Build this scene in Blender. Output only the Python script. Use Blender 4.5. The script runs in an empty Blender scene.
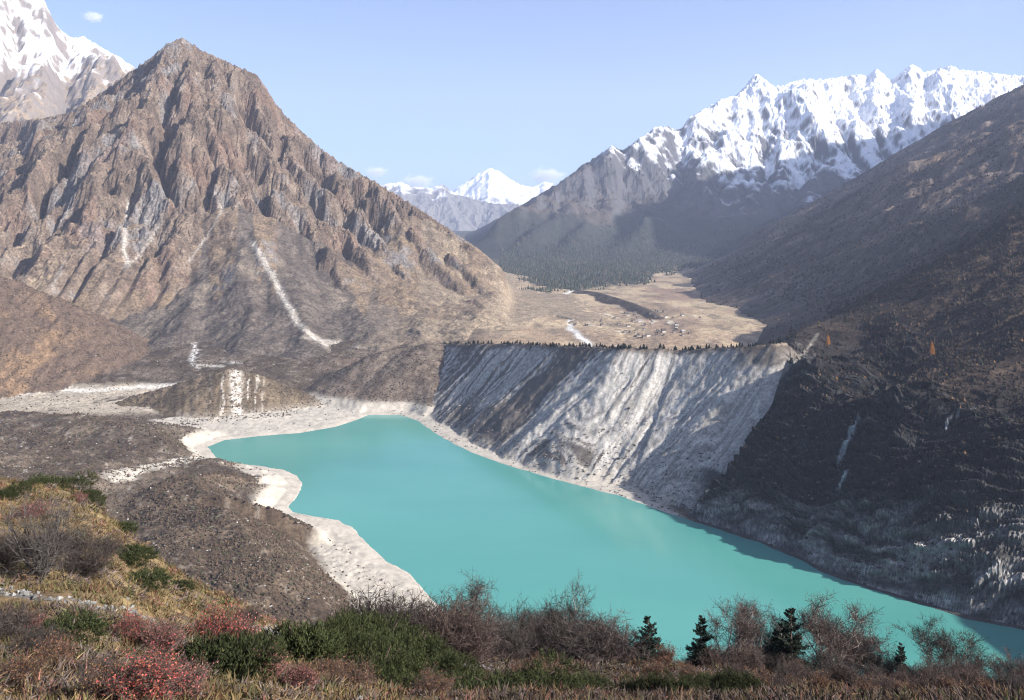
import bpy, math, random
import numpy as np
random.seed(7)
rng = np.random.default_rng(7)
C = bpy.context.scene.collection
sc = bpy.context.scene
HC, F, YH, CX = 300.0, 850.0, 215.0, 512.0      # eye height above the lake, focal length (px), horizon row, centre column

# ------------------------------------------------------------------ noise
def _hash(ix, iy, seed):
    h = (ix.astype(np.int64) * 374761393 + iy.astype(np.int64) * 668265263 + seed * 1442695041) & 0xFFFFFFFF
    h = ((h ^ (h >> 13)) * 1274126177) & 0xFFFFFFFF
    h = ((h ^ (h >> 16)) * 2246822519) & 0xFFFFFFFF
    return (h ^ (h >> 15)) & 0xFFFFFFFF
def gnoise(x, y, seed=0):
    x = np.asarray(x, float); y = np.asarray(y, float)
    x0 = np.floor(x); y0 = np.floor(y); fx = x - x0; fy = y - y0
    ux = fx*fx*fx*(fx*(fx*6-15)+10); uy = fy*fy*fy*(fy*(fy*6-15)+10)
    def g(dx, dy):
        a = _hash(x0+dx, y0+dy, seed) * (2*np.pi/4294967296.0)
        return np.cos(a)*(fx-dx) + np.sin(a)*(fy-dy)
    a = g(0,0); b = g(1,0); c = g(0,1); d = g(1,1)
    return (a+(b-a)*ux + ((c+(d-c)*ux) - (a+(b-a)*ux))*uy) * 1.5
def fbm(x, y, octv=4, seed=0, gain=.5):
    s = 0; a = 1; t = 0
    for i in range(octv):
        s = s + a*gnoise(x*2**i+17.3*i, y*2**i-9.1*i, seed+i); t += a; a *= gain
    return s/t
def ridged(x, y, octv=4, seed=0, gain=.5):
    s = 0; a = 1; t = 0
    for i in range(octv):
        s = s + a*(1-np.abs(gnoise(x*2**i+5.7*i, y*2**i+3.3*i, seed+i))*2); t += a; a *= gain
    return s/t
def sst(e0, e1, x):
    t = np.clip((x-e0)/(e1-e0), 0, 1); return t*t*(3-2*t)
def mix(a, b, t):
    t = np.asarray(t)[..., None]; return np.asarray(a)*(1-t) + np.asarray(b)*t
def blur1(a, n, axis):
    for _ in range(n):
        p = np.concatenate([np.take(a, [0], axis), a, np.take(a, [-1], axis)], axis)
        k = a.shape[axis]
        a = .25*np.take(p, range(0,k), axis) + .5*np.take(p, range(1,k+1), axis) + .25*np.take(p, range(2,k+2), axis)
    return a

# ------------------------------------------------------------------ surveying: photo column/row + height or depth -> ground plan
def at_z(px, py, z):
    Y = (HC-z)*F/(py-YH); return ((px-CX)*Y/F, Y, z)
def at_y(px, py, Y):
    return ((px-CX)*Y/F, Y, HC + Y*(YH-py)/F)
def colof(x, y): return CX + F*x/np.maximum(y, 1e-3)
def rowof(y, z): return YH + (HC-z)*F/np.maximum(y, 1e-3)

def poly_dist(x, y, pts, want=False):
    """distance to a polyline; optionally nearest height, arc length and side (>0 = right of travel)"""
    best = np.full(np.shape(x), 1e18); zz = np.zeros_like(best); ss = np.zeros_like(best); sd = np.zeros_like(best)
    acc = 0.0
    for a, b in zip(pts[:-1], pts[1:]):
        dx, dy = b[0]-a[0], b[1]-a[1]; L2 = dx*dx+dy*dy; L = math.sqrt(L2)
        t = np.clip(((x-a[0])*dx + (y-a[1])*dy)/L2, 0, 1)
        ex = x-(a[0]+t*dx); ey = y-(a[1]+t*dy); d2 = ex*ex+ey*ey
        m = d2 < best
        best = np.where(m, d2, best)
        if want:
            zz = np.where(m, a[2]+t*(b[2]-a[2]), zz); ss = np.where(m, acc+t*L, ss)
            sd = np.where(m, (x-a[0])*dy-(y-a[1])*dx, sd)
        acc += L
    d = np.sqrt(best)
    return (d, zz, ss, np.sign(sd)) if want else d
def in_poly(x, y, pts):
    r = np.zeros(np.shape(x), bool); n = len(pts)
    for i in range(n):
        x1, y1 = pts[i][0], pts[i][1]; x2, y2 = pts[(i+1) % n][0], pts[(i+1) % n][1]
        if y1 == y2: continue
        r ^= ((y1 > y) != (y2 > y)) & (x < (x2-x1)*(y-y1)/(y2-y1)+x1)
    return r

# ------------------------------------------------------------------ river erosion (implicit stream power)
def erode(h, dx, K, iters, m=.45, up=None):
    ny, nx = h.shape; N = ny*nx
    idx = np.arange(N).reshape(ny, nx)
    offs = [(-1,-1),(-1,0),(-1,1),(0,-1),(0,1),(1,-1),(1,0),(1,1)]
    Kf = (np.zeros_like(h)+K).ravel()
    edge = np.zeros((ny, nx), bool); edge[0] = edge[-1] = True; edge[:,0] = edge[:,-1] = True
    for it in range(iters):
        for _ in range(4):
            p = np.pad(h, 1, mode='edge'); mn = np.full_like(h, 1e9)
            for dy_, dx_ in offs: mn = np.minimum(mn, p[1+dy_:1+dy_+ny, 1+dx_:1+dx_+nx])
            pit = (h <= mn) & ~edge; h = np.where(pit, mn+.02, h)
        p = np.pad(h, 1, constant_values=1e9); bs = np.zeros_like(h); rec = idx.copy(); ln = np.full_like(h, dx)
        for dy_, dx_ in offs:
            L = dx*math.hypot(dx_, dy_); s = (h-p[1+dy_:1+dy_+ny, 1+dx_:1+dx_+nx])/L
            mm = s > bs; bs = np.where(mm, s, bs); rec = np.where(mm, idx+dy_*nx+dx_, rec); ln = np.where(mm, L, ln)
        rec[edge] = idx[edge]
        rec = rec.ravel(); ln = ln.ravel()
        dep = (rec != np.arange(N)).astype(np.int32); q = rec.copy()
        for _ in range(13):
            dep = dep+dep[q]; q = q[q]
        o = np.argsort(dep, kind='stable'); ds = dep[o]; mx = int(ds[-1])
        b = np.searchsorted(ds, np.arange(mx+2))
        A = np.full(N, dx*dx)
        for d in range(mx, 0, -1):
            n = o[b[d]:b[d+1]]; np.add.at(A, rec[n], A[n])
        hf = h.ravel().copy(); Fk = Kf*A**m/ln
        if up is not None: hf += up.ravel()
        for d in range(1, mx+1):
            n = o[b[d]:b[d+1]]; hf[n] = (hf[n]+Fk[n]*hf[rec[n]])/(1+Fk[n])
        h = hf.reshape(ny, nx)
    return h, A.reshape(ny, nx)
def relax(h, dx, tan, iters):
    for _ in range(iters):
        for ax in (0, 1):
            d = np.diff(h, axis=ax); lim = tan*dx
            e = (np.clip(d, lim, None)-lim + np.clip(d, None, -lim)+lim)*.25
            if ax == 0: h[:-1] += e; h[1:] -= e
            else: h[:, :-1] += e; h[:, 1:] -= e
    return h
def bil(T, fy, fx):
    ny, nx = T.shape; fy = np.clip(fy, 0, ny-1.001); fx = np.clip(fx, 0, nx-1.001)
    i = fy.astype(int); j = fx.astype(int); a = fy-i; b = fx-j
    return (T[i,j]*(1-b)+T[i,j+1]*b)*(1-a) + (T[i+1,j]*(1-b)+T[i+1,j+1]*b)*a

# ------------------------------------------------------------------ blender helpers
def make_mesh(name, V, quads=None, tris=None, col=None, smooth=True, rgh=None):
    V = np.asarray(V, np.float32).reshape(-1, 3)
    me = bpy.data.meshes.new(name)
    me.vertices.add(len(V)); me.vertices.foreach_set('co', V.ravel())
    nq = 0 if quads is None else len(quads); nt = 0 if tris is None else len(tris)
    li = []; st = []
    if nq: li.append(np.asarray(quads, np.int32).ravel()); st.append(np.arange(nq)*4)
    if nt: li.append(np.asarray(tris, np.int32).ravel()); st.append(nq*4+np.arange(nt)*3)
    li = np.concatenate(li).astype(np.int32); st = np.concatenate(st).astype(np.int32)
    me.loops.add(len(li)); me.loops.foreach_set('vertex_index', li)
    me.polygons.add(nq+nt); me.polygons.foreach_set('loop_start', st)
    me.polygons.foreach_set('use_smooth', np.full(nq+nt, smooth, bool))
    if col is not None:
        a = me.attributes.new('Col', 'FLOAT_COLOR', 'POINT')
        c = np.ones((len(V), 4), np.float32); c[:, :3] = np.clip(np.asarray(col).reshape(-1, 3), 0, 1)
        if rgh is not None: c[:, 3] = np.asarray(rgh).ravel()
        a.data.foreach_set('color', c.ravel())
    me.update(calc_edges=True); me.validate()
    return me
def grid_quads(ny, nx):
    i = np.arange((ny-1)*nx).reshape(ny-1, nx)[:, :-1].ravel()
    return np.stack([i, i+1, i+nx+1, i+nx], 1)
def link(name, me, mat, parent=None, **props):
    o = bpy.data.objects.new(name, me); C.objects.link(o)
    if mat is not None and me is not None and not me.materials: me.materials.append(mat)
    if parent is not None: o.parent = parent
    for k, v in props.items(): o[k] = v
    return o
def thing(name, label, cat, loc, rz=0, scale=1, group=None):
    o = bpy.data.objects.new(name, None); C.objects.link(o); o.empty_display_size = .3
    o.location = loc; o.rotation_euler = (0, 0, rz); o.scale = (scale,)*3 if not hasattr(scale, '__len__') else scale
    o['label'] = label; o['category'] = cat
    if group: o['group'] = group
    return o
def slope_of(X, Y, Z):
    """steepness (tan) and unit normal on a curvilinear grid"""
    ax = np.gradient(X, axis=1); ay = np.gradient(Y, axis=1); az = np.gradient(Z, axis=1)
    bx = np.gradient(X, axis=0); by = np.gradient(Y, axis=0); bz = np.gradient(Z, axis=0)
    nx = ay*bz-az*by; ny = az*bx-ax*bz; nz = ax*by-ay*bx
    l = np.sqrt(nx*nx+ny*ny+nz*nz)+1e-9; s = np.sign(nz)+(nz == 0)
    nx, ny, nz = nx/l*s, ny/l*s, nz/l*s
    return np.sqrt(nx*nx+ny*ny)/np.maximum(nz, 1e-3), nx, ny, nz

# ------------------------------------------------------------------ materials
def nodes(name):
    m = bpy.data.materials.new(name); m.use_nodes = True
    nt = m.node_tree; b = nt.nodes['Principled BSDF']
    return m, nt, b
def N(nt, t, **kw):
    n = nt.nodes.new(t)
    for k, v in kw.items():
        if k in n.inputs: n.inputs[k].default_value = v
        else: setattr(n, k, v)
    return n
def terrain_mat(name, fine, coarse, bump, var=.5, rough=.95, aniso=(1,1,1), spec=.1):
    """vertex colour regions x two procedural noises; sizes in metres"""
    m, nt, b = nodes(name); L = nt.links
    at = N(nt, 'ShaderNodeAttribute', attribute_name='Col')
    ge = N(nt, 'ShaderNodeTexCoord'); mp = N(nt, 'ShaderNodeMapping'); mp.inputs['Scale'].default_value = aniso
    L.new(ge.outputs['Object'], mp.inputs['Vector'])
    n1 = N(nt, 'ShaderNodeTexNoise', Scale=1/fine, Detail=6.0, Roughness=.7); L.new(mp.outputs[0], n1.inputs['Vector'])
    n2 = N(nt, 'ShaderNodeTexNoise', Scale=1/coarse, Detail=6.0, Roughness=.65); L.new(mp.outputs[0], n2.inputs['Vector'])
    r1 = N(nt, 'ShaderNodeMapRange'); r1.inputs[1].default_value = .36; r1.inputs[2].default_value = .64
    r1.inputs[3].default_value = 1-var; r1.inputs[4].default_value = 1+var; L.new(n1.outputs[0], r1.inputs[0])
    r2 = N(nt, 'ShaderNodeMapRange'); r2.inputs[1].default_value = .3; r2.inputs[2].default_value = .7
    r2.inputs[3].default_value = 1-var*.6; r2.inputs[4].default_value = 1+var*.6; L.new(n2.outputs[0], r2.inputs[0])
    mu = N(nt, 'ShaderNodeMath', operation='MULTIPLY'); L.new(r1.outputs[0], mu.inputs[0]); L.new(r2.outputs[0], mu.inputs[1])
    vm = N(nt, 'ShaderNodeVectorMath', operation='SCALE'); L.new(at.outputs['Color'], vm.inputs[0]); L.new(mu.outputs[0], vm.inputs['Scale'])
    L.new(vm.outputs[0], b.inputs['Base Color'])
    ad = N(nt, 'ShaderNodeMath', operation='MULTIPLY_ADD'); ad.inputs[1].default_value = fine/coarse; 
    L.new(n1.outputs[0], ad.inputs[0]); L.new(n2.outputs[0], ad.inputs[2])
    mr = N(nt, 'ShaderNodeMapRange'); mr.inputs[3].default_value = 0.0; L.new(at.outputs['Alpha'], mr.inputs[0])
    one = N(nt, 'ShaderNodeMix'); one.data_type = 'FLOAT'; one.inputs[2].default_value = 1.0; L.new(at.outputs['Alpha'], one.inputs[0]); L.new(mu.outputs[0], one.inputs[3]); L.new(one.outputs[0], vm.inputs['Scale'])
    bp = N(nt, 'ShaderNodeBump', Strength=1.0, Distance=bump); L.new(mr.outputs[0], bp.inputs['Strength']); L.new(ad.outputs[0], bp.inputs['Height']); L.new(bp.outputs[0], b.inputs['Normal'])
    b.inputs['Roughness'].default_value = rough; b.inputs['Specular IOR Level'].default_value = spec
    return m
def plant_mat(name, col, var=.35, rough=.8, trans=0, hue=.0):
    """per-leaf colour spread (Random Per Island) and per-plant spread"""
    m, nt, b = nodes(name); L = nt.links
    g = N(nt, 'ShaderNodeNewGeometry'); oi = N(nt, 'ShaderNodeObjectInfo')
    r = N(nt, 'ShaderNodeMapRange'); r.inputs[3].default_value = 1-var; r.inputs[4].default_value = 1+var
    L.new(g.outputs['Random Per Island'], r.inputs[0])
    r2 = N(nt, 'ShaderNodeMapRange'); r2.inputs[3].default_value = .75; r2.inputs[4].default_value = 1.25
    L.new(oi.outputs['Random'], r2.inputs[0])
    mu = N(nt, 'ShaderNodeMath', operation='MULTIPLY'); L.new(r.outputs[0], mu.inputs[0]); L.new(r2.outputs[0], mu.inputs[1])
    hs = N(nt, 'ShaderNodeHueSaturation'); hs.inputs['Color'].default_value = (*col, 1)
    L.new(mu.outputs[0], hs.inputs['Value'])
    if hue:
        r3 = N(nt, 'ShaderNodeMapRange'); r3.inputs[3].default_value = .5-hue; r3.inputs[4].default_value = .5+hue
        w = N(nt, 'ShaderNodeTexWhiteNoise', noise_dimensions='1D'); L.new(g.outputs['Random Per Island'], w.inputs['W'])
        L.new(w.outputs[0], r3.inputs[0]); L.new(r3.outputs[0], hs.inputs['Hue'])
    L.new(hs.outputs[0], b.inputs['Base Color'])
    b.inputs['Roughness'].default_value = rough; b.inputs['Specular IOR Level'].default_value = .15
    return m
# ================================================================== LAKE BASIN, MORAINES, VALLEY FLOOR
SHORE_PX = [(207,447),(225,440),(260,436),(300,433),(335,427),(357,420),(368,415),(400,415),(418,421),(430,430),(450,442),(470,452),(500,463),(540,475),
  (580,486),(620,496),(650,507),(680,517),(720,530),(760,543),(800,560),(826,574),(870,590),(920,604),(970,620),(1024,630),(1150,655),
  (1300,760),(1024,790),(800,770),(600,720),(470,650),(447,615),(432,600),(420,585),(405,572),(385,560),(368,545),(355,530),(338,520),(310,516),(292,512),
  (288,507),(297,497),(302,485),(298,476),(283,470),(260,466),(232,463),(216,457)]
SHORE = [at_z(px, py, 0) for px, py in SHORE_PX]
RIGHT_SHORE = SHORE[17:27]
CREST = [at_z(*c) for c in [(437,345,72),(452,344,82),(480,344,95),(520,344,107),(560,346,117),(620,348,128),(680,350,130),(720,348,138),(750,346,145),(776,344,150),(786,343,146)]]
def rg(l): return [at_z(*c) for c in l]
K1 = [at_y(*c) for c in [(70,414,1300),(100,407,1315),(135,396,1330),(172,385,1340),(205,374,1345),(228,368,1345),(250,373,1345),(285,387,1335),(318,404,1315),(345,416,1290)]]
K2 = [at_y(*c) for c in [(296,384,1490),(318,366,1515),(335,358,1525),(350,357,1525),(372,368,1510),(400,384,1470)]]
K3 = rg([(385,352,66),(410,347,72),(428,343,82),(440,345,76)])
M1 = [rg([(140,508,26),(200,480,46),(238,488,46),(290,540,38),(322,590,24)]), rg([(190,540,44),(260,580,40),(300,620,26)])]
M2 = [rg([(-140,415,44),(-60,418,44),(0,415,44),(60,420,42),(140,430,36),(185,446,20),(208,470,8)])]
M3 = [rg([(-140,470,66),(-60,470,60),(40,472,50),(110,490,34)])]
H1 = [at_y(*c) for c in [(-140,250,1600),(-60,262,1600),(0,277,1600),(45,294,1600),(85,317,1620),(112,341,1640)]]

K4 = [at_z(*c) for c in [(580,290,58),(597,292,63),(614,297,66),(633,303,65),(650,311,62),(662,320,58),(672,328,54)]]
def basin(x, y):
    """height of the basin floor; returns z and the region masks that colour it"""
    px = colof(x, y)
    wob = fbm(x/28, y/28, 3, 5)*7
    inside = in_poly(x+wob*.3, y+wob*.3, SHORE)
    ds = poly_dist(x+wob*.3, y+wob*.3, SHORE+SHORE[:1]); ds = np.where(inside, -ds, ds)
    big = fbm(x/160, y/160, 4, 11)
    # floor: shore flats, glacier plain on the left, valley with the village beyond
    flat = np.interp(ds, [-80,0,12,45,90,200,400], [-26,0,1.5,3,4,5,16])
    plain = np.interp(y, [600,900,1150,1260,1400,1600,1750,2400,3000,3800,5000,9000,30000], [4,7,7,8,13,46,60,52,46,42,60,120,-200])
    w = sst(60, 260, ds)*sst(900, 1250, y)
    z = flat*(1-w) + plain*w
    z = z + big*np.clip(ds, 0, 200)/200*9
    far = sst(1500, 2000, y)
    z = z + far*(fbm(x/220, y/350, 4, 12)*7) + 0.0
    # ridges of debris
    lump = fbm(x/45, y/45, 4, 21)
    def ridge(poly, sl, hw=8, amp=6):
        r = None
        for a, b in zip(poly[:-1], poly[1:]):            # highest of the segments' cones, so the surface has no tears
            d, zc, s, sd = poly_dist(x, y, [a, b], True); q = zc - sl*(np.sqrt(d*d+hw*hw)-hw) + lump*amp*sst(0, 40, d+18)
            r = q if r is None else np.maximum(r, q)
        return r
    k1 = ridge(K1, .50, 8, 4); k2 = ridge(K2, .5, 14, 5); k3 = ridge(K3, .45, 10, 5)
    ma, mb_ = ridge(M1[0], .34, 30, 8), ridge(M1[1], .30, 34, 8); m1 = np.maximum(ma, mb_) + 9*np.log1p(np.exp(-np.abs(ma-mb_)/9)); m2 = ridge(M2[0], .3, 25, 9); m3 = ridge(M3[0], .22, 40, 9); h1 = ridge(H1, .60, 14, 5); k4 = ridge(K4, .42, 5, 1.5)
    # gullies on the moraine faces
    gl = ridged(px/9, y/140, 3, 31)
    k1 = k1 - np.clip(gl, 0, 1)*1.6*sst(4, 20, 58-k1)
    h1 = h1 + fbm(x/20, y/26, 4, 33)*8
    # great lateral moraine with its fall-line gullies
    dc, zc, s, side = poly_dist(x, y, CREST, True)
    sw = s + fbm(x/70, y/70, 3, 41)*14
    sw = sw + dc*(.12+.30*sst(280,480,s))
    gw = ridged(sw/13, dc/260, 4, 42, .55); gw2 = ridged(sw/46, dc/500, 3, 43)
    inner = zc - .86*np.minimum(dc,70) - .74*np.maximum(dc-70,0) - (gw*2.6+gw2*5.0)*sst(3, 45, dc) + lump*1.5 + fbm(x/9, y/9, 3, 44)*1.3
    inner = np.maximum(inner, zc*.55-.45*dc-10)
    outer = zc - .30*(np.sqrt(dc*dc+144)-12) + lump*3*sst(0, 40, dc)
    inner = inner + fbm(x/48, y/48, 4, 46)*4*sst(5, 40, dc) - np.clip(fbm(sw/60, dc/120, 3, 47)-.15, 0, 1)*7*sst(5,40,dc)
    cap = zc - .42*dc + lump*4; kb = sst(0, 55, s)
    wall = np.where(s < .5, cap, np.where(side < 0, outer, inner)*kb + cap*(1-kb)) + fbm(sw/16, dc*0, 4, 45)*3.6*sst(60,10,dc)
    wall = np.where(side == 0, zc, wall)
    tot = math.hypot(0,0)+sum(math.hypot(b[0]-a[0],b[1]-a[1]) for a,b in zip(CREST[:-1],CREST[1:]))
    wall = wall - 400*sst(tot-8, tot+1, s)*sst(0,1,dc)*(x > 250)*0 - np.where((s >= tot-.01), 1.6*np.abs((x-CREST[-1][0])), 0)
    endf = sst(0, 1, (s)/30)
    regs = [('floor', z)]
    for n, zz in (('k1',k1),('k2',k2),('k3',k3),('m1',m1),('m2',m2),('m3',m3),('h1',h1),('k4',k4),('wall',wall)):
        # debris cannot stand in the lake: pin every ridge to the shoreline
        lim = np.where(ds > 0, (1.1*ds+.3) if n == 'wall' else np.where(n in ('k1','k2'), .5*np.maximum(ds-70,0), .62*np.maximum(ds-np.where(n == 'm1', np.where(y < 770, 50, 26), 14),0))+.02*ds+.3, -1)
        zz = np.where((ds < 130), np.minimum(zz, lim), zz)
        regs.append((n, zz))
    st = np.stack([r[1] for r in regs]); who = np.argmax(st, 0); z = st.max(0)
    z = np.where(ds < 0, np.minimum(z, np.interp(ds, [-80,0], [-26,0])), z)
    return z, dict(ds=ds, who=who, names=[r[0] for r in regs], dc=dc, sc=sw, side=side, lump=lump, px=px, big=big)

def basin_colour(x, y, z, m, steep, nx):
    px = m['px']; py = rowof(y, z); ds = m['ds']; who = m['who']; nm = m['names']
    n1 = fbm(x/60, y/60, 5, 61); n2 = fbm(x/14, y/14, 4, 62); n3 = fbm(x/5, y/5, 3, 63)
    rub = mix([.058,.044,.034], [.118,.093,.071], sst(-.35,.45, n1+.6*n2))          # dark till with thin scrub
    rub = mix(rub, [.28,.26,.23], sst(.32,.55, n2+.5*n3)*.5)
    col = rub
    silt = mix([.385,.345,.290], [.32,.29,.245], sst(-.3,.4, n2+n1*.6))
    # village valley: straw meadow, brown turf, stone-walled plots
    val = sst(1330, 1520, y)*sst(430, 520, px+n1*40)
    mead = mix([.38,.295,.195], [.26,.19,.13], sst(-.15,.35, fbm(x/150, y/260, 5, 64)+.3*n2))
    mead = mix(mead, [.17,.13,.10], sst(585,600,px+n1*12)*sst(690,660,px)*sst(2350,2250,y)*sst(-.2,.25,n2+n1*.6)*.75)
    mead = mix(mead, [.15,.12,.092], sst(.02,.35, fbm(x/60, y/150, 5, 65))*.75); mead = mix(mead, [.21,.145,.11], sst(.0,.3, fbm(x/200, y/300, 4, 67)+(px-690)/260)*.7)
    mead = mix(mead, [.52,.47,.38], sst(.25,.5, fbm(x/38, y/90, 4, 66))*sst(560,600,px)*sst(720,690,px)*sst(1500,1700,y)*sst(2700,2300,y)*.8)
    col = mix(col, mead, val)
    fed = np.interp(px, [500,540,575,600,640,660,700,760,860], [282,286,291,288,283,272,266,262,250])
    fm = sst(4,-4, py-fed+fbm(x/60,y/90,3,242)*7)*(y > 2500); col = mix(col, mix([.032,.040,.033],[.10,.085,.062],sst(.1,.4,n1+n2)), fm*.9)
    # brown apron between plain and meadow
    # outwash flat of pale silt on the left
    ow = sst(-1, 1, (py-(384+np.abs(px-130)*.02))/3)*sst(-1, 1, ((416-px*.02)-py)/4)*sst(1, -1, (px-175)/14)*(who == 0)
    ow = ow*sst(-.45, .1, n1+.5*n2+.25)
    col = mix(col, silt*np.array([.92,.88,.82]), ow)
    ch = np.exp(-((py-(392-px*.035)-n1*5)/2.2)**2)*(px < 230)*(who == 0)
    col = mix(col, [.56,.53,.48], ch*.8)
    # little river from the glacier plain
    tr = np.interp(py, [318,330,340,350,360,372], [176,183,192,196,192,200])
    rv = np.exp(-((px-tr-n2*5)/np.interp(py, [318,345,356,372], [1.2,2.2,4.2,1.6]))**2)*sst(316,322,py)*sst(372,364,py)
    col = mix(col, [.55,.53,.50], np.clip(rv*1.3*sst(-.4,.2,n2+n3), 0, 1))
    for (a, b, c, d) in ((75,105,310,2.0),(118,140,296,1.8),(112,128,318,1.2),(160,190,293,1.1),(200,222,350,1.5),(225,240,347,1.3)):
        pp = np.exp(-((py-(c+15)-(px-a)*.05)/d)**2)*sst(a-6,a+3,px)*sst(b+6,b-3,px)*(y > 1150); col = mix(col, [.48,.45,.40], pp*.8*sst(-.5,.1,n2))
    # valley river
    tr = np.interp(y, [1500,1650,1800,2000,2300,2700,3200], [584,588,570,572,556,566,586])
    rv = np.exp(-((px-tr-n1*3)/np.interp(y,[1500,1700,3000],[4.5,3.2,2.0]))**2)*sst(1480,1560,y)*sst(3300,2700,y)
    col = mix(col, [.62,.60,.56], np.clip(rv*1.2, 0, 1))
    # moraine hills
    isk = (who == nm.index('k1')); face = isk & (ds < 400)
    kc = mix([.088,.066,.044], [.145,.110,.074], sst(-.3,.4, n1+n2*.7))
    st_ = (sst(.62,.85, ridged(px/7.5+n2*.25, y/300, 2, 71))*np.exp(-((px-238-n1*6)/24)**2) + np.exp(-((px-(236+ (py-380)*.02)-n2*3)/5.5)**2))
    kc = mix(kc, [.50,.46,.40], np.clip(st_*sst(-.5,.1,n2+n3)*sst(366,374,py)*1.2, 0, 1)*(ds > 0))
    col = np.where(isk[..., None], kc, col)
    h = (who == nm.index('h1')); hc = mix([.095,.067,.050], [.17,.112,.068], sst(-.1,.35, n1+n2*.4-.0*px)*sst(120,40,px)*sst(280,318,py))
    col = np.where(h[..., None], hc, col)
    k2 = (who == nm.index('k2')) | (who == nm.index('k3'))
    col = np.where(k2[..., None], mix([.095,.072,.056], [.155,.122,.095], sst(-.3,.4,n1+n2)), col)
    k4 = (who == nm.index('k4')); col = np.where(k4[..., None], mix([.060,.048,.040],[.12,.095,.075],sst(-.1,.4,n2+n1)), col)
    m1 = (who == nm.index('m1')); mc = mix([.060,.043,.031], [.105,.078,.055], sst(-.3,.4,n2+n1)); mc = mix(mc, [.24,.22,.19], sst(.3,.5,n2+.6*n3)*.35)
    col = np.where(m1[..., None], mc, col)
    # pale silt beaches round the head of the lake and along the left shore
    wd = np.interp(px, [100,200,300,365,420,470,560,640,700], [120,190,190,90,80,50,38,30,-12])*(1+.35*n1)
    wd = np.where((y < 830) & (px < 470), np.interp(px,[200,235,300,345,400,450],[10,34,40,58,75,60])*(1+.5*n1), wd)
    bt = sst(1, -1, (ds-wd)/10)*sst(16, 9, z - .0*n2)
    crk = sst(.62,.80, ridged(x/22, y/13, 3, 72))*sst(4, 14, ds)
    bc = mix(silt*1.12, [.27,.245,.215], crk*.55*sst(-.2,.3,n1+.2)+.25*sst(.0,.4,n2+n3*.5))
    bt = np.where((who == nm.index('k1')) & (z > 5+n1*3), bt*sst(16,5,z+n2*4)*.35, bt)
    col = mix(col, bc, bt*(ds > -2)); m['smooth'] = np.clip(bt, 0, 1)
    # tongue of silt between the two debris mounds
    tg = poly_dist(x, y, rg([(118,508,10),(160,486,8),(205,464,5),(228,460,3)]))
    col = mix(col, silt*1.1, sst(18, 9, tg+n2*9))
    # lateral moraine: grey till scored by brown gully lines
    w = (who == nm.index('wall')); s_ = m['sc']; dc = m['dc']
    a = fbm(s_/17, dc/300, 4, 73, .6); b = fbm(s_/5.0, dc/90, 3, 74); big = fbm(s_/95, dc/260, 3, 75)
    wc = mix([.33,.305,.272], [.43,.40,.36], sst(-.3,.3, a+b*.5))
    zone = np.exp(-((s_-150)/95)**2)*.40 + np.exp(-((s_-(395))/42)**2)*.85*sst(190,120,dc) + np.exp(-((s_-372)/75)**2)*.5*sst(70,120,dc) + np.exp(-((s_-525)/16)**2-((dc-135)/18)**2)*1.2 - sst(430,470,s_)*.18 - np.exp(-((s_-290)/40)**2)*.1
    b2 = fbm(s_/2.2, dc/45, 2, 76)
    wc = mix(wc, wc*.50, sst(.06,.22,b2+b*.5)*.75); wc = mix(wc, wc*1.22, sst(.08,.25,-b2-b*.4))
    dark = sst(.12,.26, a*.75+b*.45+b2*.2+zone*.75+big*.35-.02)
    wc = mix(wc, [.070,.057,.049], dark*.85)
    wc = mix(wc, [.17,.15,.135], sst(.1,.4,n2+n3)*.5*sst(60,140,dc))
    rock = sst(95,140,dc)*sst(-.2,.25,n3+n2)*sst(440,330,s_)
    wc = mix(wc, [.135,.124,.112], rock*.4)
    oc = mix([.105,.082,.064], [.17,.135,.102], sst(-.3,.4,n1+n2*.5))
    wc = mix(wc, [.085,.07,.06], sst(12,2,dc+n2*8)*.8)
    wc = mix(wc, [.06,.047,.038], sst(628,655,s_-dc*.3+n2*18)*sst(40,10,dc+n2*24)*.8)
    wc = np.where(((m['side'] < 0) | (dc < 2.5))[..., None], oc, wc)
    wc = mix(wc, silt*1.0, sst(14,5,z)*sst(-.2,.2,n2+.1)*(ds < 60)*.9*sst(700,670,px))
    col = np.where(w[..., None], wc, col)
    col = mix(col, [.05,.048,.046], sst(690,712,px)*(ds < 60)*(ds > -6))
    col = np.where(((ds < -1)&(px<700))[..., None], np.array([.36,.36,.33]), col)
    return col

cols = np.arange(-90, 1116, 1.45); rows = np.exp(np.arange(math.log(470), math.log(5200), .00265))
rows = np.concatenate([rows, np.exp(np.linspace(math.log(5300), math.log(26000), 40))])
Yb = np.repeat(rows[:, None], len(cols), 1); Xb = Yb*(cols[None]-CX)/F
Zb, Mb = basin(Xb, Yb)
Zb = Zb + (fbm(Xb/7, Yb/7, 3, 81)*1.1 + fbm(Xb/2.6, Yb/2.6, 2, 82)*.5)*sst(2, 25, Mb['ds'])*sst(2600,1500,Yb)
st_, nx_, _, _ = slope_of(Xb, Yb, Zb)
cb = basin_colour(Xb, Yb, Zb, Mb, st_, nx_)
m_till = terrain_mat('glacial till and turf', 3.2, 13, 2.2, .45)
link('terrain', make_mesh('terrain', np.stack([Xb,Yb,Zb],-1), grid_quads(*Xb.shape), col=cb, rgh=1-.72*Mb['smooth']-.4*(Mb['who'] == Mb['names'].index('wall'))*(1-Mb['smooth'])), m_till, kind='structure', label='till, silt flats and straw-coloured valley floor round the lake')
basin_z = lambda x, y: basin(np.asarray(x,float), np.asarray(y,float))[0]

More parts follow.
